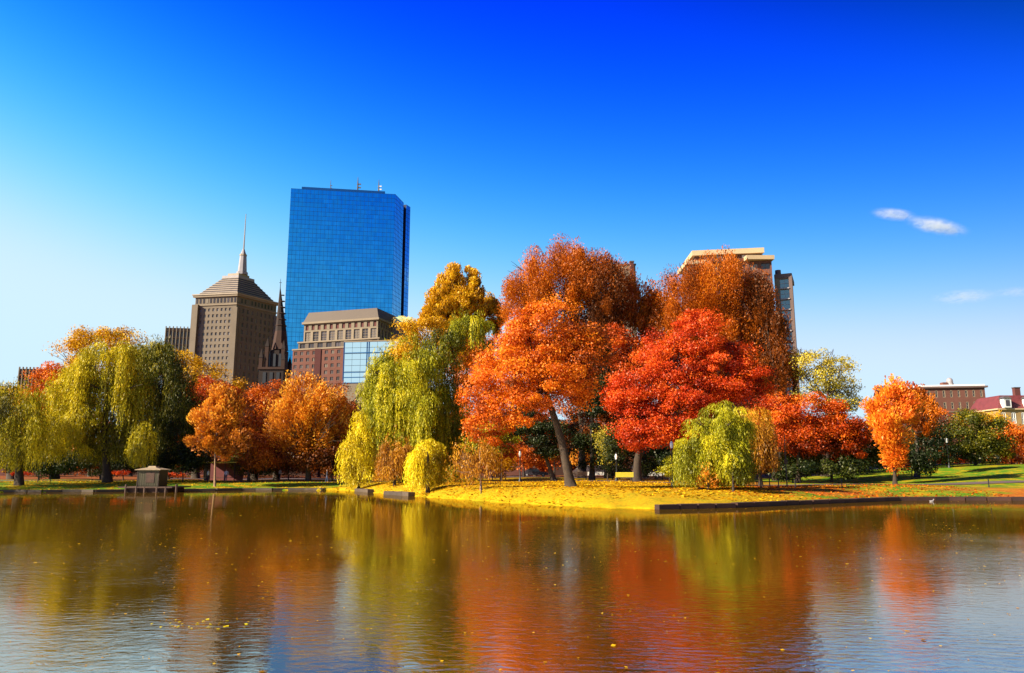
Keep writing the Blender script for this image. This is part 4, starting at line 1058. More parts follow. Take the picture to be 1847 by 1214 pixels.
tree('elm_tree', 'added dark rust crown colouring in the shaded right side of the tall elm', 'elm', 114, (1405, None), [(1405, 800), (1400, 680)],
     [(1398, 660, 36, 54), (1410, 700, 34, 40), (1388, 600, 34, 66), (1376, 545, 22, 46)], 'darkrust', 'fuzzy', size=.28, density=1.3, clump=1.8)  # shade on the elm's right flank, coloured in by this darker crown
tree('maple_tree', 'brilliant red maple spreading above the path right of the leaning trunk', 'maple', 90, (1148, None), [(1150, 830), (1160, 790), (1180, 750)],
     [(1262, 605, 52, 46, 0, .25), (1225, 655, 60, 44, 0, .12), (1310, 665, 62, 54, 0, .05), (1165, 705, 58, 40, -1, .1), (1240, 712, 66, 44, -1, .1), (1345, 690, 44, 38, 0, -.05),
      (1150, 750, 46, 34, 0, -.05), (1165, 785, 60, 28, -2, .08), (1215, 775, 50, 28, -1, .1), (1122, 715, 30, 36, 0, .1), (1185, 640, 34, 40, 2, .15)], 'red', 'leafy', size=.28, density=1.35, limbs=10, r0=.5, front=3)
tree('maple_tree', 'red orange maple top leaning out at the upper left of the brilliant red maple', 'maple', 112, (1215, None), [(1215, 800), (1215, 700)],
     [(1190, 655, 34, 40, 0, .1), (1130, 640, 30, 40, 0, -.1), (1110, 610, 24, 26)], 'redorange', 'leafy')
tree('yew_tree', 'dark green spreading evergreen under the orange maple left of its trunk', 'evergreen', 92, (1000, None), [(990, 840), (975, 800)],
     [(958, 775, 40, 32), (930, 765, 26, 26, 0, .1), (985, 790, 40, 34, 0, -.1)], 'evergreen', 'leafy', density=1.3, r0=.3)
tree('cedar_tree', 'very dark tall evergreen just right of the leaning maple trunk', 'evergreen', 104, (1068, None), [(1068, 820), (1068, 700)],
     [(1068, 690, 30, 60), (1070, 760, 36, 60), (1060, 815, 40, 30), (1076, 640, 22, 40)], 'evergreen', 'leafy', density=1.3, r0=.35)
tree('shrub', 'light green bush catching the sun beside the dark evergreen under the maple', 'shrub', 90, (905, None), [(905, 850), (905, 815)],
     [(905, 795, 26, 20), (890, 778, 14, 14), (868, 800, 26, 18)], 'lime', 'leafy', size=.26, r0=.08)
tree('shrub', 'dark rounded shrub with pale dry flowers left of the red maple trunk', 'shrub', 98, (1105, None), [(1105, 850), (1105, 830)],
     [(1108, 838, 20, 22), (1104, 800, 12, 20, 0, .3)], 'evergreen', 'leafy', r0=.08)
tree('small_tree', 'pale ochre small tree between the dark evergreen and the red maple trunk', 'tree', 100, (1096, None), [(1097, 830), (1098, 812)],
     [(1092, 792, 16, 16), (1098, 815, 12, 14)], 'pale', 'leafy', density=.8, r0=.08)
# right of centre
tree('willow_tree', 'lime green weeping willow rounded like a dome at the right of the lawn', 'willow', 61, (1268, None), [(1275, 850), (1290, 800), (1296, 770)],
     [(1302, 763, 40, 34, 0, .2), (1264, 785, 34, 36, 0, .2), (1240, 815, 24, 34, -1, .2), (1322, 795, 28, 36, 1, .0), (1282, 820, 30, 34, -1, .15), (1335, 775, 22, 28, 0, .05)], 'lime', 'willow', size=.18, willow_bot=886, density=1.9, r0=.3)
tree('willow_tree', 'brown orange weeping tree on the right shoulder of the lime green willow', 'willow', 67, (1372, None), [(1370, 850), (1366, 800)],
     [(1362, 768, 40, 32, 0, .1), (1378, 800, 30, 36, 0, -.1), (1350, 795, 22, 34, 0, -.05)], 'tan', 'willow', willow_bot=856, density=1.4, r0=.18)
tree('willow_tree', 'small yellow green willow sapling hanging in front of the lime green dome willow', 'willow', 58, (1322, None), [(1322, 860), (1322, 835)],
     [(1318, 834, 15, 18, 0, .15), (1330, 842, 12, 16, 0, .0)], 'lime', 'willow', size=.2, willow_bot=881, density=1.3, r0=.08, limbs=4)
tree('shrub', 'round rust pink bush at the foot of the lime green willow', 'shrub', 59, (1277, None), [(1277, 872), (1277, 866)],
     [(1276, 862, 20, 16)], 'peach', 'fuzzy', size=.16, density=.5, clump=.5, r0=.05)
tree('shrub', 'little yellow green bush between the lamp post and the dome willow', 'shrub', 84, (1208, None), [(1208, 858), (1208, 850)],
     [(1210, 838, 12, 16), (1206, 850, 14, 8)], 'lime', 'leafy', size=.2, clump=.7, r0=.05)
tree('maple_tree', 'orange red spreading maple with darker green skirt right of the dome willow', 'maple', 90, (1440, None), [(1440, 840), (1440, 800)],
     [(1450, 742, 76, 34, 0, .15), (1425, 765, 45, 30, -1, .05), (1500, 760, 44, 32, 0, .0), (1530, 785, 30, 38, 0, -.15), (1470, 790, 80, 30, 0, -.15)], 'redorange', 'leafy', density=1.3, r0=.25)
tree('maple_tree', 'bright red maple lobe tucked between the red maple and the spreading orange one', 'maple', 104, (1400, None), [(1400, 820), (1400, 760)],
     [(1402, 735, 34, 28), (1375, 745, 26, 24)], 'red', 'leafy')
tree('oak_tree', 'dull green brown thicket tree below the spreading orange maple', 'tree', 94, (1500, None), [(1500, 850), (1500, 830)],
     [(1440, 815, 46, 40, 0, -.05), (1495, 815, 55, 40, 0, -.1), (1548, 815, 42, 40, 0, -.15), (1415, 845, 30, 22)], 'darkgreen', 'leafy', density=1.2)
tree('ash_tree', 'sparse pale yellow ash tree against the sky right of the apartment block', 'ash', 112, (1490, None), [(1492, 780), (1494, 720)],
     [(1470, 668, 40, 34, 0, .15), (1500, 665, 34, 32, 0, .1), (1520, 705, 24, 30, 0, -.15), (1480, 710, 46, 30, 0, -.05), (1532, 725, 14, 16)], 'pale', 'leafy', density=.62, front=12, limbs=8, twigs=14)
tree('oak_tree', 'small orange crown wedged against the apartment block corner', 'tree', 116, (1433, None), [(1433, 780), (1433, 700)],
     [(1434, 662, 18, 30, 0, .1)], 'gold', 'leafy')
tree('maple_tree', 'vase shaped salmon orange maple standing alone by the right bank', 'maple', 84, (1614, None), [(1614, 845), (1614, 825), (1612, 810)],
     [(1606, 726, 34, 34, 0, .0), (1586, 738, 20, 28, 0, .3), (1632, 728, 22, 32, 2, .3), (1608, 765, 32, 34, -1, .1), (1611, 798, 20, 26, -1, .25), (1590, 770, 18, 24, -1, .3), (1614, 820, 11, 14, 0, .2)], 'salmon', 'vase', size=.25, density=1.5, r0=.2, limbs=12, twigs=22)
tree('maple_tree', 'rust orange maple just behind the vase shaped salmon one', 'maple', 96, (1655, None), [(1655, 830), (1652, 780)],
     [(1652, 724, 18, 22, 0, .0), (1664, 752, 20, 34)], 'rust', 'fuzzy', density=1.1)
tree('oak_tree', 'round orange tree in front of the long brick row house', 'tree', 128, (1690, None), [(1690, 820), (1690, 780)],
     [(1692, 750, 26, 24), (1675, 775, 24, 20, 0, -.1)], 'orange', 'leafy')
tree('holm_oak_tree', 'dark green broad tree left of the tall lamp on the right lawn', 'evergreen', 110, (1668, None), [(1668, 830), (1668, 800)],
     [(1668, 800, 36, 36), (1690, 820, 34, 24)], 'evergreen', 'leafy', density=1.3)
tree('holm_oak_tree', 'largest dark green rounded tree on the slope at right', 'evergreen', 112, (1762, None), [(1762, 825), (1762, 800)],
     [(1750, 775, 40, 32, 0, .1), (1788, 790, 30, 34), (1735, 800, 36, 28), (1770, 812, 44, 22)], 'darkgreen', 'leafy', density=1.5)
tree('oak_tree', 'olive brown tree top between the brick row house and the yellow stone house', 'tree', 132, (1770, None), [(1770, 800), (1770, 770)],
     [(1745, 755, 32, 16, 0, -.1), (1790, 760, 30, 20, 0, .0)], 'gold', 'leafy')
tree('maple_tree', 'orange maple at the right edge below the yellow stone house', 'maple', 118, (1830, None), [(1830, 820), (1830, 790)],
     [(1822, 784, 26, 18), (1852, 792, 34, 26), (1825, 805, 30, 24, 0, -.1)], 'orange', 'leafy')
tree('shrub', 'low blazing orange red bushes on the crest at the right edge', 'shrub', 112, (1828, None), [(1828, 828), (1828, 824)],
     [(1815, 826, 16, 10), (1842, 824, 20, 12), (1870, 822, 20, 12)], 'redorange', 'leafy', size=.25, clump=.7, r0=.05)

# low planting seen under the crowns
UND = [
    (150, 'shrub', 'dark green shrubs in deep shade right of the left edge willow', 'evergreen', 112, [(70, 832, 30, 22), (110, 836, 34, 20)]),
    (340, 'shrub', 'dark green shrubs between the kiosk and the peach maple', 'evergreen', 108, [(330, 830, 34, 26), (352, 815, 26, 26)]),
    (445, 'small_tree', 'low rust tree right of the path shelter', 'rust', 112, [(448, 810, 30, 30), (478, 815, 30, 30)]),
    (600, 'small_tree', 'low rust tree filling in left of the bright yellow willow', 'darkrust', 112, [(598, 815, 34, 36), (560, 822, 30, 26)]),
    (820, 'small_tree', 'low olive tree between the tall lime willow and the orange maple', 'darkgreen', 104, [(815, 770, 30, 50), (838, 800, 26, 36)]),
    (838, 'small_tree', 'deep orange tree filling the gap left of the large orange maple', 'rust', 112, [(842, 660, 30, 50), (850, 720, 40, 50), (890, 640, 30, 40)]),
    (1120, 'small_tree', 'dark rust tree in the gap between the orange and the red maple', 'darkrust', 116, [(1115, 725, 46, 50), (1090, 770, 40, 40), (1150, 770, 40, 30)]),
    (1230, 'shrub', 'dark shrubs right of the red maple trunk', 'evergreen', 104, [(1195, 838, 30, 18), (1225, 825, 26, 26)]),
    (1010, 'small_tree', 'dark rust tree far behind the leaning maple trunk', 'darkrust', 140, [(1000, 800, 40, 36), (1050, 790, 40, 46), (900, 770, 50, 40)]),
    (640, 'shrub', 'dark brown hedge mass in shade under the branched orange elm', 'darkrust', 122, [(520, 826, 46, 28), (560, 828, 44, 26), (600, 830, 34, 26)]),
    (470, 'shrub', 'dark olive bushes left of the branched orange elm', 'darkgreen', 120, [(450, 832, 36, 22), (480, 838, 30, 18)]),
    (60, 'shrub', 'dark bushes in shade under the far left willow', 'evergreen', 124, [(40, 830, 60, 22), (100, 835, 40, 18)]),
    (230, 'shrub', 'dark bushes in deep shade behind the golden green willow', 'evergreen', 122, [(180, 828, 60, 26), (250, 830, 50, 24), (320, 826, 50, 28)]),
    (215, 'flower_bed', 'scarlet flower bed just left of the kiosk on the left bank', 'red', 118, [(222, 853, 15, 3.5), (205, 854, 10, 3)]),
    (300, 'flower_bed', 'scarlet flower bed just right of the kiosk on the left bank', 'red', 118, [(304, 855, 14, 3.5), (322, 855, 10, 3)]),
    (35, 'flower_bed', 'low red flower bed at the far left behind the willow', 'red', 118, [(36, 855, 18, 3.5)]),
    (880, 'shrub', 'yellow orange bush low behind the weeping tree with pale trunk', 'gold', 112, [(905, 832, 20, 16)]),
    (895, 'shrub', 'dark red barberry bush under the light green sunlit bush', 'red', 108, [(903, 815, 16, 8)]),
    (940, 'small_tree', 'low orange tree seen left of the leaning maple trunk', 'orange', 135, [(945, 825, 26, 18), (975, 828, 26, 16)]),
    (1060, 'small_tree', 'low peach orange tree seen right of the leaning maple trunk', 'peach', 135, [(1048, 828, 18, 20), (1075, 836, 14, 10)]),
    (850, 'small_tree', 'low rust tree far back behind the weeping tree with pale trunk', 'rust', 138, [(850, 815, 36, 24), (800, 810, 40, 30)]),
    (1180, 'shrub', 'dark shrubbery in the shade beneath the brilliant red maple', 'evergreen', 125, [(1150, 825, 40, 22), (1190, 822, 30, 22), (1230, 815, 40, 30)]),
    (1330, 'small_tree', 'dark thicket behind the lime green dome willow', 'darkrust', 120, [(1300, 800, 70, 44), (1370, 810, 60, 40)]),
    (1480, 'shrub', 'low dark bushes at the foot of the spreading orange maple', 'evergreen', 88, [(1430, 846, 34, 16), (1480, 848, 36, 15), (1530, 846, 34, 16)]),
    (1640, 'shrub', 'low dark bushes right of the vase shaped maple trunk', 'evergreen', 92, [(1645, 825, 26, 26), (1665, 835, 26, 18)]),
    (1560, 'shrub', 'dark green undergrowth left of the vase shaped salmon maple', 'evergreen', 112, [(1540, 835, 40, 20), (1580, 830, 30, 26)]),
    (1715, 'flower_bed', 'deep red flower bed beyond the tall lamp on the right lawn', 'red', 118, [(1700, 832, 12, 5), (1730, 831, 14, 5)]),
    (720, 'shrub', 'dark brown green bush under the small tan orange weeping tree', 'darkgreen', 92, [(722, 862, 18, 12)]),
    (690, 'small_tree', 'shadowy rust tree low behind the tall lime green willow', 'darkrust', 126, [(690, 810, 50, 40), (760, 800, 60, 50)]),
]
for bx, nm, lab, pal, D, lobes in UND:
    k = .28 if nm == 'flower_bed' else .36
    tree(nm, lab, 'flower bed' if nm == 'flower_bed' else ('shrub' if nm == 'shrub' else 'tree'), D, (lobes[0][0], None), [(lobes[0][0], 850), (lobes[0][0], min(846, lobes[0][1] + 5))],
         [(*q, 0, 0) for q in lobes], pal, 'leafy', size=k * .95, clump=.35 if nm == 'flower_bed' else None, density=1.2, r0=.08 if nm != 'small_tree' else .18, limbs=3 if nm != 'flower_bed' else 2)

# distant row closing the view across the street
BACKROW = [
    (-60, 755, 'rust', 'rust brown tree far back beyond the left edge willow'), (30, 770, 'gold', 'dull gold tree far back behind the left edge willow'),
    (95, 765, 'darkrust', 'dark rust tree far back below the small orange crown'), (160, 760, 'rust', 'brown tree far back behind the golden green willow'),
    (235, 770, 'darkrust', 'dark brown tree far back behind the kiosk'), (305, 765, 'rust', 'rust tree far back behind the dark willow'),
    (370, 775, 'darkrust', 'dark tree far back above the path shelter'), (435, 770, 'rust', 'rust tree far back right of the peach maple'),
    (500, 775, 'darkrust', 'dark red brown tree far back behind the branched elm'), (575, 770, 'rust', 'rust tree far back right of the branched elm trunk'),
    (640, 775, 'darkrust', 'dark tree far back behind the bright yellow willow'), (705, 770, 'rust', 'rust tree far back behind the tan orange weeping tree'),
    (775, 770, 'darkrust', 'dark tree far back behind the column shaped willow'), (845, 780, 'orange', 'orange tree far back left of the light green bush'),
    (905, 785, 'rust', 'rust tree far back below the light green bush'), (965, 790, 'orange', 'orange tree far back left of the leaning trunk'),
    (1030, 785, 'rust', 'rust tree far back directly behind the leaning trunk'), (1095, 790, 'orange', 'orange tree far back behind the parked cars at centre'),
    (1160, 780, 'darkrust', 'dark tree far back behind the white parked cars'), (1225, 770, 'darkrust', 'dark tree far back behind the lamp by the dome willow'),
    (1295, 765, 'rust', 'rust tree far back behind the dome willow'), (1365, 770, 'darkrust', 'dark tree far back behind the brown orange weeping tree'),
    (1430, 765, 'rust', 'rust tree far back behind the spreading orange maple'), (1500, 760, 'darkrust', 'dark tree far back below the pale ash'),
    (1565, 755, 'rust', 'rust tree far back left of the vase shaped maple'), (1630, 765, 'darkrust', 'dark tree far back behind the vase shaped maple'),
    (1700, 765, 'rust', 'brown tree far back under the brick row house'), (1770, 765, 'darkrust', 'dark tree far back under the row house corner'),
    (1835, 770, 'rust', 'rust tree far back under the yellow stone house'), (1910, 760, 'darkrust', 'dark tree far back past the right edge'),
]
for i, (px, pyt, pal, lab) in enumerate(BACKROW):
    pyt -= 62 if 840 < px < 1400 else (22 if px < 1600 else 0)
    D = 150 + (i * 37 % 5) * 4; hh = (862 - pyt) / 2
    if px < -40 or px > 1890: continue
    tree('street_tree', lab, 'tree', D, (px, None), [(px, 840), (px, 815)], [(px, pyt + hh * .55, 44, hh * .55), (px + random.uniform(-20, 20), pyt + hh * 1.1, 48, hh * .55, 2, -.1), (px + random.uniform(-10, 10), pyt + hh * 1.55, 46, hh * .4, 3, -.15)], pal, 'leafy',
         size=.6, density=1.3, group='distant trees along the street behind the park', limbs=3)
print('triangles in crowns', TRI)

# ------------------------------------------------------------------ small things
def lamp_post(px, D, height, label):
    x = P(px, 850, D).x; z = G(x, D); t = thing('street_lamp', (x, D, z), label, 'lamp post', 'globe lamp posts in the park')
    h = height
    mb = MB(); mb.lathe((x, D, z - .1), [(.20, 0), (.20, .25), (.13, .45), (.075, .6), (.06, h - .9), (.09, h - .85), (.05, h - .72), (.12, h - .62)], M['iron'], 10); mb.build('post', t, smooth=True)
    mb = MB(); mb.lathe((x, D, z - .1), [(.09, h - .60), (.15, h - .45), (.17, h - .28), (.12, h - .08), (.07, h + .02)], M['globe'], 12); mb.build('globe', t, smooth=True)
    mb = MB(); mb.lathe((x, D, z - .1), [(.10, h + .025), (.05, h + .08), (.03, h + .2), (.005, h + .24)], M['iron'], 8); mb.build('finial', t)
    return t


lamp_post(1213, 71, 4.1, 'tall black lamp with white globe beside the lime green dome willow')
lamp_post(1713, 108, 4.1, 'black lamp with white globe on the grass between two dark green trees')
lamp_post(1658, 113, 4.4, 'black lamp with globe half hidden right of the vase shaped maple')
lamp_post(1757, 122, 3.4, 'black lamp with globe in front of the largest dark green rounded tree')
lamp_post(373, 116, 3.2, 'black lamp with globe beside the path shelter on the left bank')
lamp_post(590, 116, 3.9, 'black lamp with white globe below the branched orange elm')
lamp_post(938, 90, 3.6, 'thin dark lamp post under the maple left of its leaning trunk')
lamp_post(1112, 92, 3.2, 'dark lamp beside the dark rounded shrub with pale flowers')
D = 68; x = P(1418, 850, D).x; z = G(x, D); t = thing('pole', (x, D, z), 'slim dark pole under the brown orange weeping tree by the right bank', 'pole')
mb = MB(); mb.tube([(x, D, z - .1), (x, D, z + 3.2), (x + .05, D, z + 4.6)], [.06, .05, .035], M['iron'], 8); mb.build('shaft', t)
mb = MB(); mb.box((x, D - .06, z + 2.2), (.3, .02, .4), M['granite']); mb.build('plate', t)


def post(px, D, label, h=.75):
    x = P(px, 870, D).x; z = G(x, D); o = thing('bollard', (x, D, z), label, 'bollard', 'iron posts along the pond edge')
    mb = MB(); mb.lathe((x, D, z - .05), [(.08, 0), (.08, .06), (.05, .09), (.045, h - .08), (.07, h - .06), (.065, h), (.01, h + .04)], M['iron'], 8); mb.build('shaft', o)
    return o


for px, D, lab in ((1372, 64, 'iron post left of the pole on the leafy right bank'), (1388, 64.5, 'iron post nearest the pole on the leafy right bank'), (1404, 65, 'iron post just left of the pole foot'),
                   (1434, 66, 'iron post right of the pole foot on the right bank'), (1518, 70, 'single iron post between the pole and the vase shaped maple'), (1783, 72, 'iron post on the orange leaf litter at right'),
                   (68, 100, 'iron post at left under the left edge willow'), (90, 100, 'iron post at left in the gap between the two willows'), (868, 64, 'small iron post at the yellow lawn edge in front of the weeping tree')):
    post(px, D, lab, .9 if px < 100 else .75)
# chain between two posts
mb = MB(); q0 = P(1434, 870, 66); q1 = P(1518, 870, 70); zz0, zz1 = G(q0.x, 66) + .62, G(q1.x, 70) + .62
pts = [(q0.x + (q1.x - q0.x) * i / 12, 66 + 4 * i / 12, zz0 + (zz1 - zz0) * i / 12 - .22 * math.sin(math.pi * i / 12)) for i in range(13)]
mb.tube(pts, [.018] * 13, M['iron'], 5); o = mb.build('chain'); tag(o, 'sagging chain strung from the post right of the pole to the single post', 'chain')

# kiosk on its stone dock
D = 89; xk = P(273, 860, D).x
g = thing('dock', (xk, D, 0), 'low dark stone and timber dock under the small kiosk on the left bank', 'dock')
x0, x1 = P(226, 880, D).x, P(322, 880, D).x; zd = P(273, 877.5, D).z
mb = MB(); mb.prism([(x0, D - 1.7), (x1, D - 1.7), (x1, D + 3.4), (x0, D + 3.4)], zd - .14, zd, M['wood_dock']); mb.build('deck', g)
for px in (228, 247, 262, 284, 300, 319):
    x = P(px, 880, D - 1.5).x; mb = MB(); mb.tube([(x, D - 1.6, -.5), (x, D - 1.6, zd + (.25 if px in (228, 319) else 0))], [.13, .13], M['wood_dock'], 8); mb.build('pile', g)
mb = MB(); mb.prism([(x0 + .6, D - 1.4), (x1 - .6, D - 1.4), (x1 - .6, D + 3), (x0 + .6, D + 3)], -.6, zd - .15, M['granite_dark']); mb.build('base', g)
g = thing('kiosk', (xk, D + .4, zd), 'small square kiosk with low hipped roof at the water edge on the left', 'kiosk')
wv = (293 - 252.5) / F * D; zt_ = P(273, 848, D).z; zp = P(273, 841.5, D).z; hw = wv / 2 - .12; yk = D + .4
mb = MB(); mb.box((xk, yk, (zd + zt_) / 2), (hw * 2, hw * 2, zt_ - zd), M['kiosk_wall']); mb.build('wall', g)
for i in range(9):
    mb = MB(); mb.box((xk - hw + hw * 2 * (i + .5) / 9, yk - hw - .015, (zd + zt_) / 2), (hw * 2 / 9 - .03, .03, zt_ - zd - .2), M['kiosk_wall']); mb.build('board', g)
for sx_ in (-1, 1): mb = MB(); mb.box((xk + sx_ * hw, yk - hw, (zd + zt_) / 2), (.12, .12, zt_ - zd - .01), M['bark']); mb.build('corner_post', g)
mb = MB(); mb.box((xk + .25, yk - hw - .045, (zd + zt_) / 2 + .1), (.95, .035, 1.15), M['wood_dock']); mb.build('shutter', g)
sq = lambda r_: [(xk - r_, yk - r_), (xk + r_, yk - r_), (xk + r_, yk + r_), (xk - r_, yk + r_)]
mb = MB(); mb.prism(sq(hw + .28), zt_, zt_ + .07, M['kiosk_roof']); mb.prism(sq(hw + .26), zt_ + .07, zp - .12, M['kiosk_roof'], top=sq(.55)); mb.prism(sq(.5), zp - .12, zp + .06, M['kiosk_roof'], top=sq(.38)); mb.build('roof', g)

# shelter by the path
D = 118; x0, x1 = P(372, 834, D).x, P(432, 834, D).x; zt_ = P(400, 833, D).z; zg = G((x0 + x1) / 2, D)
g = thing('shelter', ((x0 + x1) / 2, D, zg), 'open park shelter with thin yellow edged flat roof under the peach maple', 'shelter')
mb = MB(); mb.prism([(x0, D - 1.2), (x1, D - 1.2), (x1, D + 2), (x0, D + 2)], zt_ - .16, zt_, M['bench_yellow']); mb.build('roof', g)
for i in range(4): x = x0 + .3 + (x1 - x0 - .6) * i / 3; mb = MB(); mb.tube([(x, D - 1, zg - .1), (x, D - 1, zt_ - .165)], [.07, .07], M['iron'], 6); mb.build('post', g)
mb = MB(); mb.box(((x0 + x1) / 2, D + 1.9, (zg + zt_) / 2 - .1), (x1 - x0, .12, zt_ - zg - .22), M['red_roof']); mb.build('back_wall', g)
mb = MB(); mb.box(((x0 + x1) / 2, D + 1, zg + .45), (x1 - x0 - 1, .4, .08), M['wood_dock']); mb.build('seat', g)


def bench(px, D, label, mat, rz=0, wd=2.0, back=.52):
    x = P(px, 868, D).x; z = G(x, D); t = thing('park_bench', (x, D, z), label, 'bench'); t.rotation_euler = (0, 0, rz)

    def put(mb, nm): return mb.build(nm, None)
    def bx(nm, c, s_, mt):
        mb = MB(); mb.box(c, s_, mt); o = bpy.data.objects.new(nm, mb.mesh(nm)); COL.objects.link(o); o.parent = t
    for k in range(4): bx('seat_slat', (0, -.22 + k * .13, .45), (wd, .11, .035), mat)
    for k in range(4): bx('back_slat', (0, -.30 - k * .02, .56 + k * (back / 4)), (wd, .03, back / 4 - .012), mat)
    for s_ in (-1, 1):
        bx('leg', (s_ * (wd / 2 - .15), -.24, .22), (.06, .06, .46), M['iron']); bx('leg', (s_ * (wd / 2 - .15), .16, .21), (.06, .06, .43), M['iron']); bx('armrest', (s_ * (wd / 2 - .04), -.05, .68), (.05, .5, .04), M['iron'])
    return t


bench(1126, 88, 'bright yellow slatted bench seen from behind on the lawn', M['bench_yellow'], 0, 2.0)
bench(1045, 99, 'dark bench in the shade beyond the leaning maple trunk', M['wood_dock'], R(5))
bench(900, 101, 'dark bench by the path behind the weeping tree with pale trunk', M['wood_dock'], R(-8))
bench(1350, 74, 'dark bench facing the pond beside the brown orange weeping tree', M['wood_dock'], R(180))


def car(px, D, label, mat, ln=4.6, van=False):
    x = P(px, 850, D).x; z = G(x, D); t = thing('parked_car', (x, D, z), label, 'car', 'cars parked beyond the park')
    h = 1.45 if not van else 1.9
    def add(nm, mb, smooth=False):
        o = bpy.data.objects.new(nm, mb.mesh(nm, smooth)); COL.objects.link(o); o.parent = t; return o
    def hull(prof, wd, mt, nm):
        mb = MB(); k = len(prof)
        a_ = [(p[0], -wd / 2, p[1]) for p in prof]; b_ = [(p[0], wd / 2, p[1]) for p in prof]
        mb.face(a_, mt); mb.face(list(reversed(b_)), mt)
        for i in range(k): j = (i + 1) % k; mb.face([a_[j], a_[i], b_[i], b_[j]], mt)
        return add(nm, mb)
    a = ln / 2
    hull([(-a, .35), (-a * .98, .28), (a * .98, .28), (a, .4), (a * .98, .7), (a * .62, .84), (-a * .75, .9), (-a * .97, .82)], 1.75, mat, 'body')
    hull([(-a * .78, .885), (a * .42, .85), (a * .14, h), (-a * .48, h)] if not van else [(-a * .97, .87), (a * .6, .85), (a * .38, h), (-a * .93, h)], 1.5, M['glass_dark'], 'window')
    hull([(a * .12, h), (-a * .46, h), (-a * .42, h + .04), (a * .08, h + .04)] if not van else [(a * .36, h), (-a * .92, h), (-a * .9, h + .05), (a * .3, h + .05)], 1.46, mat, 'roof')
    for sx_ in (-1, 1):
        for sy_ in (-1, 1):
            mb = MB(); mb.tube([(sx_ * a * .62, sy_ * .70, .32), (sx_ * a * .62, sy_ * .9, .32)], [.32, .32], M['iron'], 12); w_ = add('wheel', mb)
            mb = MB(); mb.tube([(sx_ * a * .62, sy_ * .902, .32), (sx_ * a * .62, sy_ * .915, .32)], [.18, .16], M['spire_metal'], 10); r_ = add('rim', mb); r_.parent = w_
    for sy_ in (-.6, .6): mb = MB(); mb.box((a * .985, sy_, .62), (.05, .3, .12), M['white']); add('headlight', mb)
    return t


M['car_silver'] = solid('silver_car_paint', (.62, .60, .56), .35, .06, 2, 0, .3)
M['car_white'] = solid('white_car_paint', (.80, .76, .68), .35, .05, 2)
M['car_dark'] = solid('dark_car_paint', (.05, .04, .05), .35, .1, 2)
for px, D, lab, mt, vn in ((1168, 131, 'silver car parked right of the red maple trunk', 'car_silver', False), (1200, 132, 'white car with its nose behind the little yellow green bush', 'car_white', False),
                           (1080, 133, 'white van parked between the leaning trunk and the dark shrub', 'car_white', True), (1130, 134, 'dark car parked left of the red maple trunk', 'car_dark', False),
                           (1050, 136, 'silver car parked just right of the leaning maple trunk', 'car_silver', False), (965, 138, 'dark car parked far left of the leaning maple trunk', 'car_dark', False)):
    car(px, D, lab, M[mt], van=vn)

# street the cars stand on
ribbon('road', [(-60, 134), (0, 134), (40, 134), (70, 136)], 9, M['path'], .04)


# people, built as one skinned body each
def skin_figure(name, verts, edges, radii, mat, parent, root=0, sub=1):
    me = bpy.data.meshes.new(name); me.from_pydata(verts, edges, []); me.materials.append(mat)
    o = bpy.data.objects.new(name, me); COL.objects.link(o); o.parent = parent
    o.modifiers.new('skin', 'SKIN')
    if not me.skin_vertices: me.attributes.new
    return o


def lofted(rings, mat, mb, sides=8):
    """rings: (x,y,z,rx,ry) -> closed tapered surface"""
    k = len(mb.v); mi = mb.mi(mat)
    for x, y, z, rx, ry in rings:
        for j in range(sides):
            a_ = 2 * math.pi * j / sides; mb.v.append((x + rx * math.cos(a_), y + ry * math.sin(a_), z))
    for i in range(len(rings) - 1):
        for j in range(sides):
            j2 = (j + 1) % sides; mb.f.append((k + i * sides + j, k + i * sides + j2, k + (i + 1) * sides + j2, k + (i + 1) * sides + j)); mb.m.append(mi)
    mb.f.append(tuple(k + j for j in reversed(range(sides)))); mb.m.append(mi)
    kk = k + (len(rings) - 1) * sides; mb.f.append(tuple(kk + j for j in range(sides))); mb.m.append(mi)


SKIN = solid('skin', (.45, .24, .15), .6, .1, 4); HAIR = solid('dark_hair', (.03, .018, .012), .8, .2, 6)
CL = {'white': solid('white_shirt', (.7, .68, .64), .8, .1, 3), 'dark': solid('dark_coat', (.03, .03, .045), .9, .2, 3), 'jeans': solid('blue_jeans', (.05, .07, .14), .9, .2, 3), 'red': solid('red_jacket', (.5, .03, .02), .8, .1, 3), 'grey': solid('grey_trousers', (.14, .13, .13), .9, .1, 3)}


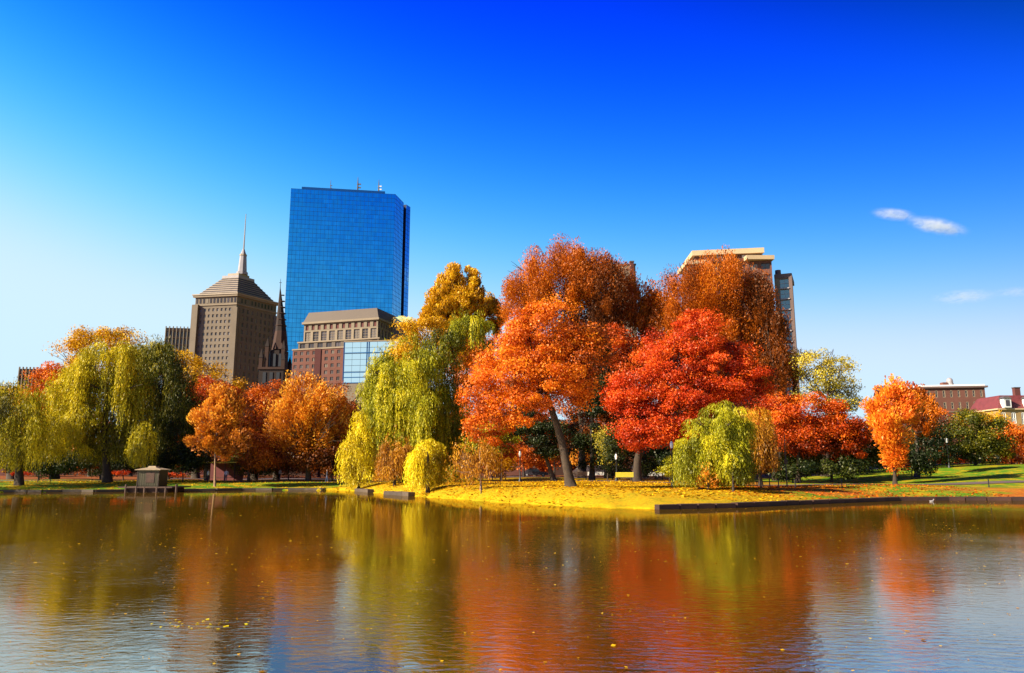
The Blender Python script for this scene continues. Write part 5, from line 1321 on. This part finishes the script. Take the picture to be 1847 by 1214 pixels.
def person(px, D, label, top, legs, rz=0, stride=.12, h=1.72):
    x = P(px, 855, D).x; z = G(x, D) + .02; t = thing('person', (x, D, z), label, 'person'); t.rotation_euler = (0, 0, rz)
    k = h / 1.72
    def add(nm, mb):
        o = bpy.data.objects.new(nm, mb.mesh(nm, True)); COL.objects.link(o); o.parent = t; o.scale = (k, k, k); return o
    mb = MB()                                     # body: legs, trunk, arms, neck and head in one mesh
    for s_ in (-1, 1):
        lofted([(s_ * .09, s_ * stride - .10, .0, .045, .10), (s_ * .09, s_ * stride, .06, .05, .06), (s_ * .09, s_ * stride * .6, .45, .058, .06), (s_ * .085, s_ * stride * .2, .78, .08, .085), (s_ * .06, 0, .92, .10, .10)], CL[legs], mb)
        lofted([(s_ * .20, 0, 1.40, .055, .055), (s_ * .25, .01, 1.15, .045, .045), (s_ * .26, -.04, .92, .038, .038)], CL[top], mb, 6)
        lofted([(s_ * .26, -.04, .93, .034, .030), (s_ * .26, -.06, .80, .028, .022), (s_ * .255, -.065, .76, .012, .012)], SKIN, mb, 6)
    lofted([(0, 0, .86, .15, .11), (0, 0, 1.0, .15, .105), (0, 0, 1.2, .165, .11), (0, 0, 1.38, .20, .105), (0, 0, 1.45, .12, .08), (0, 0, 1.47, .06, .06)], CL[top], mb, 10)
    lofted([(0, 0, 1.45, .05, .05), (0, -.005, 1.51, .05, .055), (0, -.01, 1.55, .065, .08), (0, -.01, 1.62, .075, .092), (0, 0, 1.69, .06, .08), (0, 0, 1.72, .02, .03)], SKIN, mb, 10)
    mb.box((0, -.105, 1.60), (.02, .03, .035), SKIN)
    add('body', mb)
    mb = MB(); lofted([(0, .025, 1.58, .078, .075), (0, .02, 1.66, .082, .09), (0, .01, 1.72, .065, .075), (0, .01, 1.745, .02, .02)], HAIR, mb, 10); add('hair', mb)
    return t


person(376, 108, 'person in white top walking beside the lamp near the shelter', 'white', 'dark', R(80))
person(408, 112, 'person in a white shirt standing inside the park shelter', 'white', 'jeans', R(10), .05)
person(590, 108, 'person in dark coat on the sunny grass below the branched elm', 'dark', 'jeans', R(-70))
person(505, 120, 'person in white top in front of the dark brown hedge', 'white', 'dark', R(60))
person(1803, 112, 'person in a white shirt at the edge of the largest dark tree at right', 'white', 'jeans', R(-40))
person(1826, 116, 'person in red jacket among the orange bushes at the right edge', 'red', 'dark', R(30))

# duck on the water at right
D = 60; x = P(1680, 900, D).x; t = thing('duck', (x, D, 0), 'pale grey duck swimming near the right bank', 'duck'); t.scale = (.6, .6, .6)
M['feather'] = solid('grey_feathers', (.30, .27, .26), .8, .2, 12); M['bill'] = solid('yellow_bill', (.6, .35, .04), .5, .1, 9)
mb = MB(); mb.tube([(-.30, 0, .14), (-.24, 0, .10), (-.10, 0, .07), (.08, 0, .06), (.18, 0, .09), (.22, 0, .18), (.235, 0, .26), (.26, 0, .31), (.31, 0, .31), (.34, 0, .30)], [.01, .06, .11, .12, .085, .045, .038, .055, .045, .015], M['feather'], 10)
o = bpy.data.objects.new('body', mb.mesh('body', True)); COL.objects.link(o); o.parent = t
mb = MB(); mb.tube([(.33, 0, .30), (.41, 0, .285)], [.022, .012], M['bill'], 6); o = bpy.data.objects.new('bill', mb.mesh('bill')); COL.objects.link(o); o.parent = t
for s_ in (-1, 1):
    mb = MB(); mb.tube([(.08, s_ * .10, .11), (-.08, s_ * .115, .12), (-.24, s_ * .05, .15)], [.03, .045, .01], M['feather'], 6); o = bpy.data.objects.new('wing', mb.mesh('wing', True)); COL.objects.link(o); o.parent = t

# ------------------------------------------------------------------ fallen leaves: on the lawn and afloat
def scatter(name, n_, xr, yr, size, mat, z=None, cond=None):
    x = RNG.uniform(*xr, n_); y = yr[0] + (yr[1] - yr[0]) * RNG.uniform(0, 1, n_) ** 1.0
    if cond is not None: k = cond(x, y); x = x[k]; y = y[k]
    zz = ground(x, y) + .03 if z is None else np.full(len(x), z)
    c = np.stack([x, y, zz], 1); fl = .05 if z is not None else .5
    ax_ = RNG.normal(size=c.shape) * np.array([1, 1, fl * .3]); nr = np.array([0, 0, 1.0]) + RNG.normal(size=c.shape) * fl * np.array([1, 1, 0])
    s_ = size * RNG.uniform(.5, 1.4, len(x)); Q = leafquads(c, ax_, nr, s_, s_ * .75, 1)
    if z is not None: Q[:, :, 2] = z + RNG.uniform(0, .01, (len(x), 4))
    o = quadmesh(name, Q, RNG.uniform(0, 1, len(x)), LM(mat), None, (0, 0, 0)); tag(o, kind='stuff'); return o


lawn = lambda x, y: (y - shoreY(x) > .5)
o = scatter('fallen_leaves', 26000, (-26, 20), (52, 100), .20, 'gold', None, lawn); tag(o, 'yellow fallen leaves strewn over the middle lawn', 'fallen leaves')
o = scatter('fallen_leaves', 5000, (16, 40), (56, 80), .18, 'orange', None, lawn); tag(o, 'red orange fallen leaves on the right bank', 'fallen leaves')
o = scatter('fallen_leaves', 6000, (-70, -22), (86, 120), .22, 'gold', None, lawn); tag(o, 'gold fallen leaves on the shaded left bank', 'fallen leaves')
wet = lambda x, y: (y - shoreY(x) < -.6) & (np.abs(x) < y * .72 + 2)
o = scatter('floating_leaves', 9000, (-60, 45), (7, 95), .09, 'gold', .004, lambda x, y: wet(x, y) & (RNG.uniform(size=len(x)) < np.clip(.25 + .5 * np.sin(x * .2 + y * .13) * np.sin(y * .31 - x * .1), .04, 1))); tag(o, 'small gold leaves floating on the pond', 'floating leaves')
o = scatter('floating_leaves', 1900, (-24, 24), (6.5, 34), .042, 'gold', .004, wet); tag(o, 'tiny scattered gold leaves afloat on the near water', 'floating leaves')
# bright litter line drifting near the left bank
o = scatter('floating_leaves', 5000, (-62, -35), (66, 90), .16, 'pale', .004, lambda x, y: np.abs(y - (70.5 + 1.2 * np.sin(x * .25))) < .35); tag(o, 'thin pale line of leaves drifting off the left bank', 'floating leaves')
o = scatter('floating_leaves', 90, (-5.4, -3.4), (11.4, 12.7), .07, 'yellow', .004, lambda x, y: ((x + 4.4) / .9) ** 2 + ((y - 12.0) / .5) ** 2 < RNG.uniform(0, 1.2, len(x))); tag(o, 'small raft of yellow leaves floating near the camera at left', 'floating leaves')

# ------------------------------------------------------------------ wisps of cloud: thin volumes high above
def cloud(px, py, rx, ry, rot, Y, label, dens, seed):
    """one soft ellipsoid of vapour, thinning to nothing at its rim"""
    import bmesh
    c = P(px, py, Y); k = Y / F
    bm = bmesh.new(); bmesh.ops.create_icosphere(bm, subdivisions=3, radius=1); me = bpy.data.meshes.new('cloud'); bm.to_mesh(me); bm.free()
    m = bpy.data.materials.new('cloud_vapour'); m.use_nodes = True; t = m.node_tree; n = t.nodes; l = t.links; n.remove(n['Principled BSDF'])
    v = n.new("ShaderNodeVolumePrincipled"); v.inputs['Color'].default_value = (1, 1, 1, 1); v.inputs['Anisotropy'].default_value = .2
    co = n.new("ShaderNodeTexCoord"); ln_ = n.new("ShaderNodeVectorMath"); ln_.operation = 'LENGTH'; l.new(co.outputs['Object'], ln_.inputs[0])
    mp = n.new("ShaderNodeMapping"); mp.inputs['Scale'].default_value = (rx / 22, 1.0, ry / 9); mp.inputs['Location'].default_value = (seed, seed * 2, 0); l.new(co.outputs['Object'], mp.inputs['Vector'])
    nz = noise(t, 1.6, 5, mp.outputs[0], .62); nz.inputs['Distortion'].default_value = .8
    fall = n.new("ShaderNodeMapRange"); fall.interpolation_type = 'SMOOTHERSTEP'; fall.inputs['From Min'].default_value = 1.0; fall.inputs['From Max'].default_value = .15; l.new(ln_.outputs['Value'], fall.inputs['Value'])
    r = ramp(t, nz.outputs[0], [(.36, (0, 0, 0)), (.68, (1, 1, 1))])
    q = n.new("ShaderNodeMath"); q.operation = 'MULTIPLY'; l.new(r.outputs[0], q.inputs[0]); l.new(fall.outputs[0], q.inputs[1])
    q2 = n.new("ShaderNodeMath"); q2.operation = 'MULTIPLY'; q2.inputs[1].default_value = dens; l.new(q.outputs[0], q2.inputs[0]); l.new(q2.outputs[0], v.inputs['Density'])
    l.new(v.outputs[0], n['Material Output'].inputs['Volume']); me.materials.append(m)
    o = bpy.data.objects.new('cloud', me); COL.objects.link(o); o.location = c; o.rotation_euler = (0, -rot, 0); o.scale = (rx * k, rx * k * .5, ry * k); tag(o, label, 'cloud', kind='stuff')


cloud(1612, 387, 52, 13, -.14, 1500, 'left end of the small white wisp of cloud at the right', .055, 1.3)
cloud(1690, 408, 70, 15, -.24, 1560, 'bright right end of the small white wisp of cloud', .06, 4.1)
cloud(1740, 535, 75, 17, .06, 1700, 'faint thin streak of cloud low at the right edge', .014, 7.7)
cloud(1835, 526, 60, 12, .05, 1800, 'fainter tail of the thin streak of cloud at the right edge', .010, 2.2)
print('triangles', sum(len(o.data.loops) - 2 * len(o.data.polygons) for o in SC.objects if o.type == 'MESH'), 'objects', len(SC.objects))
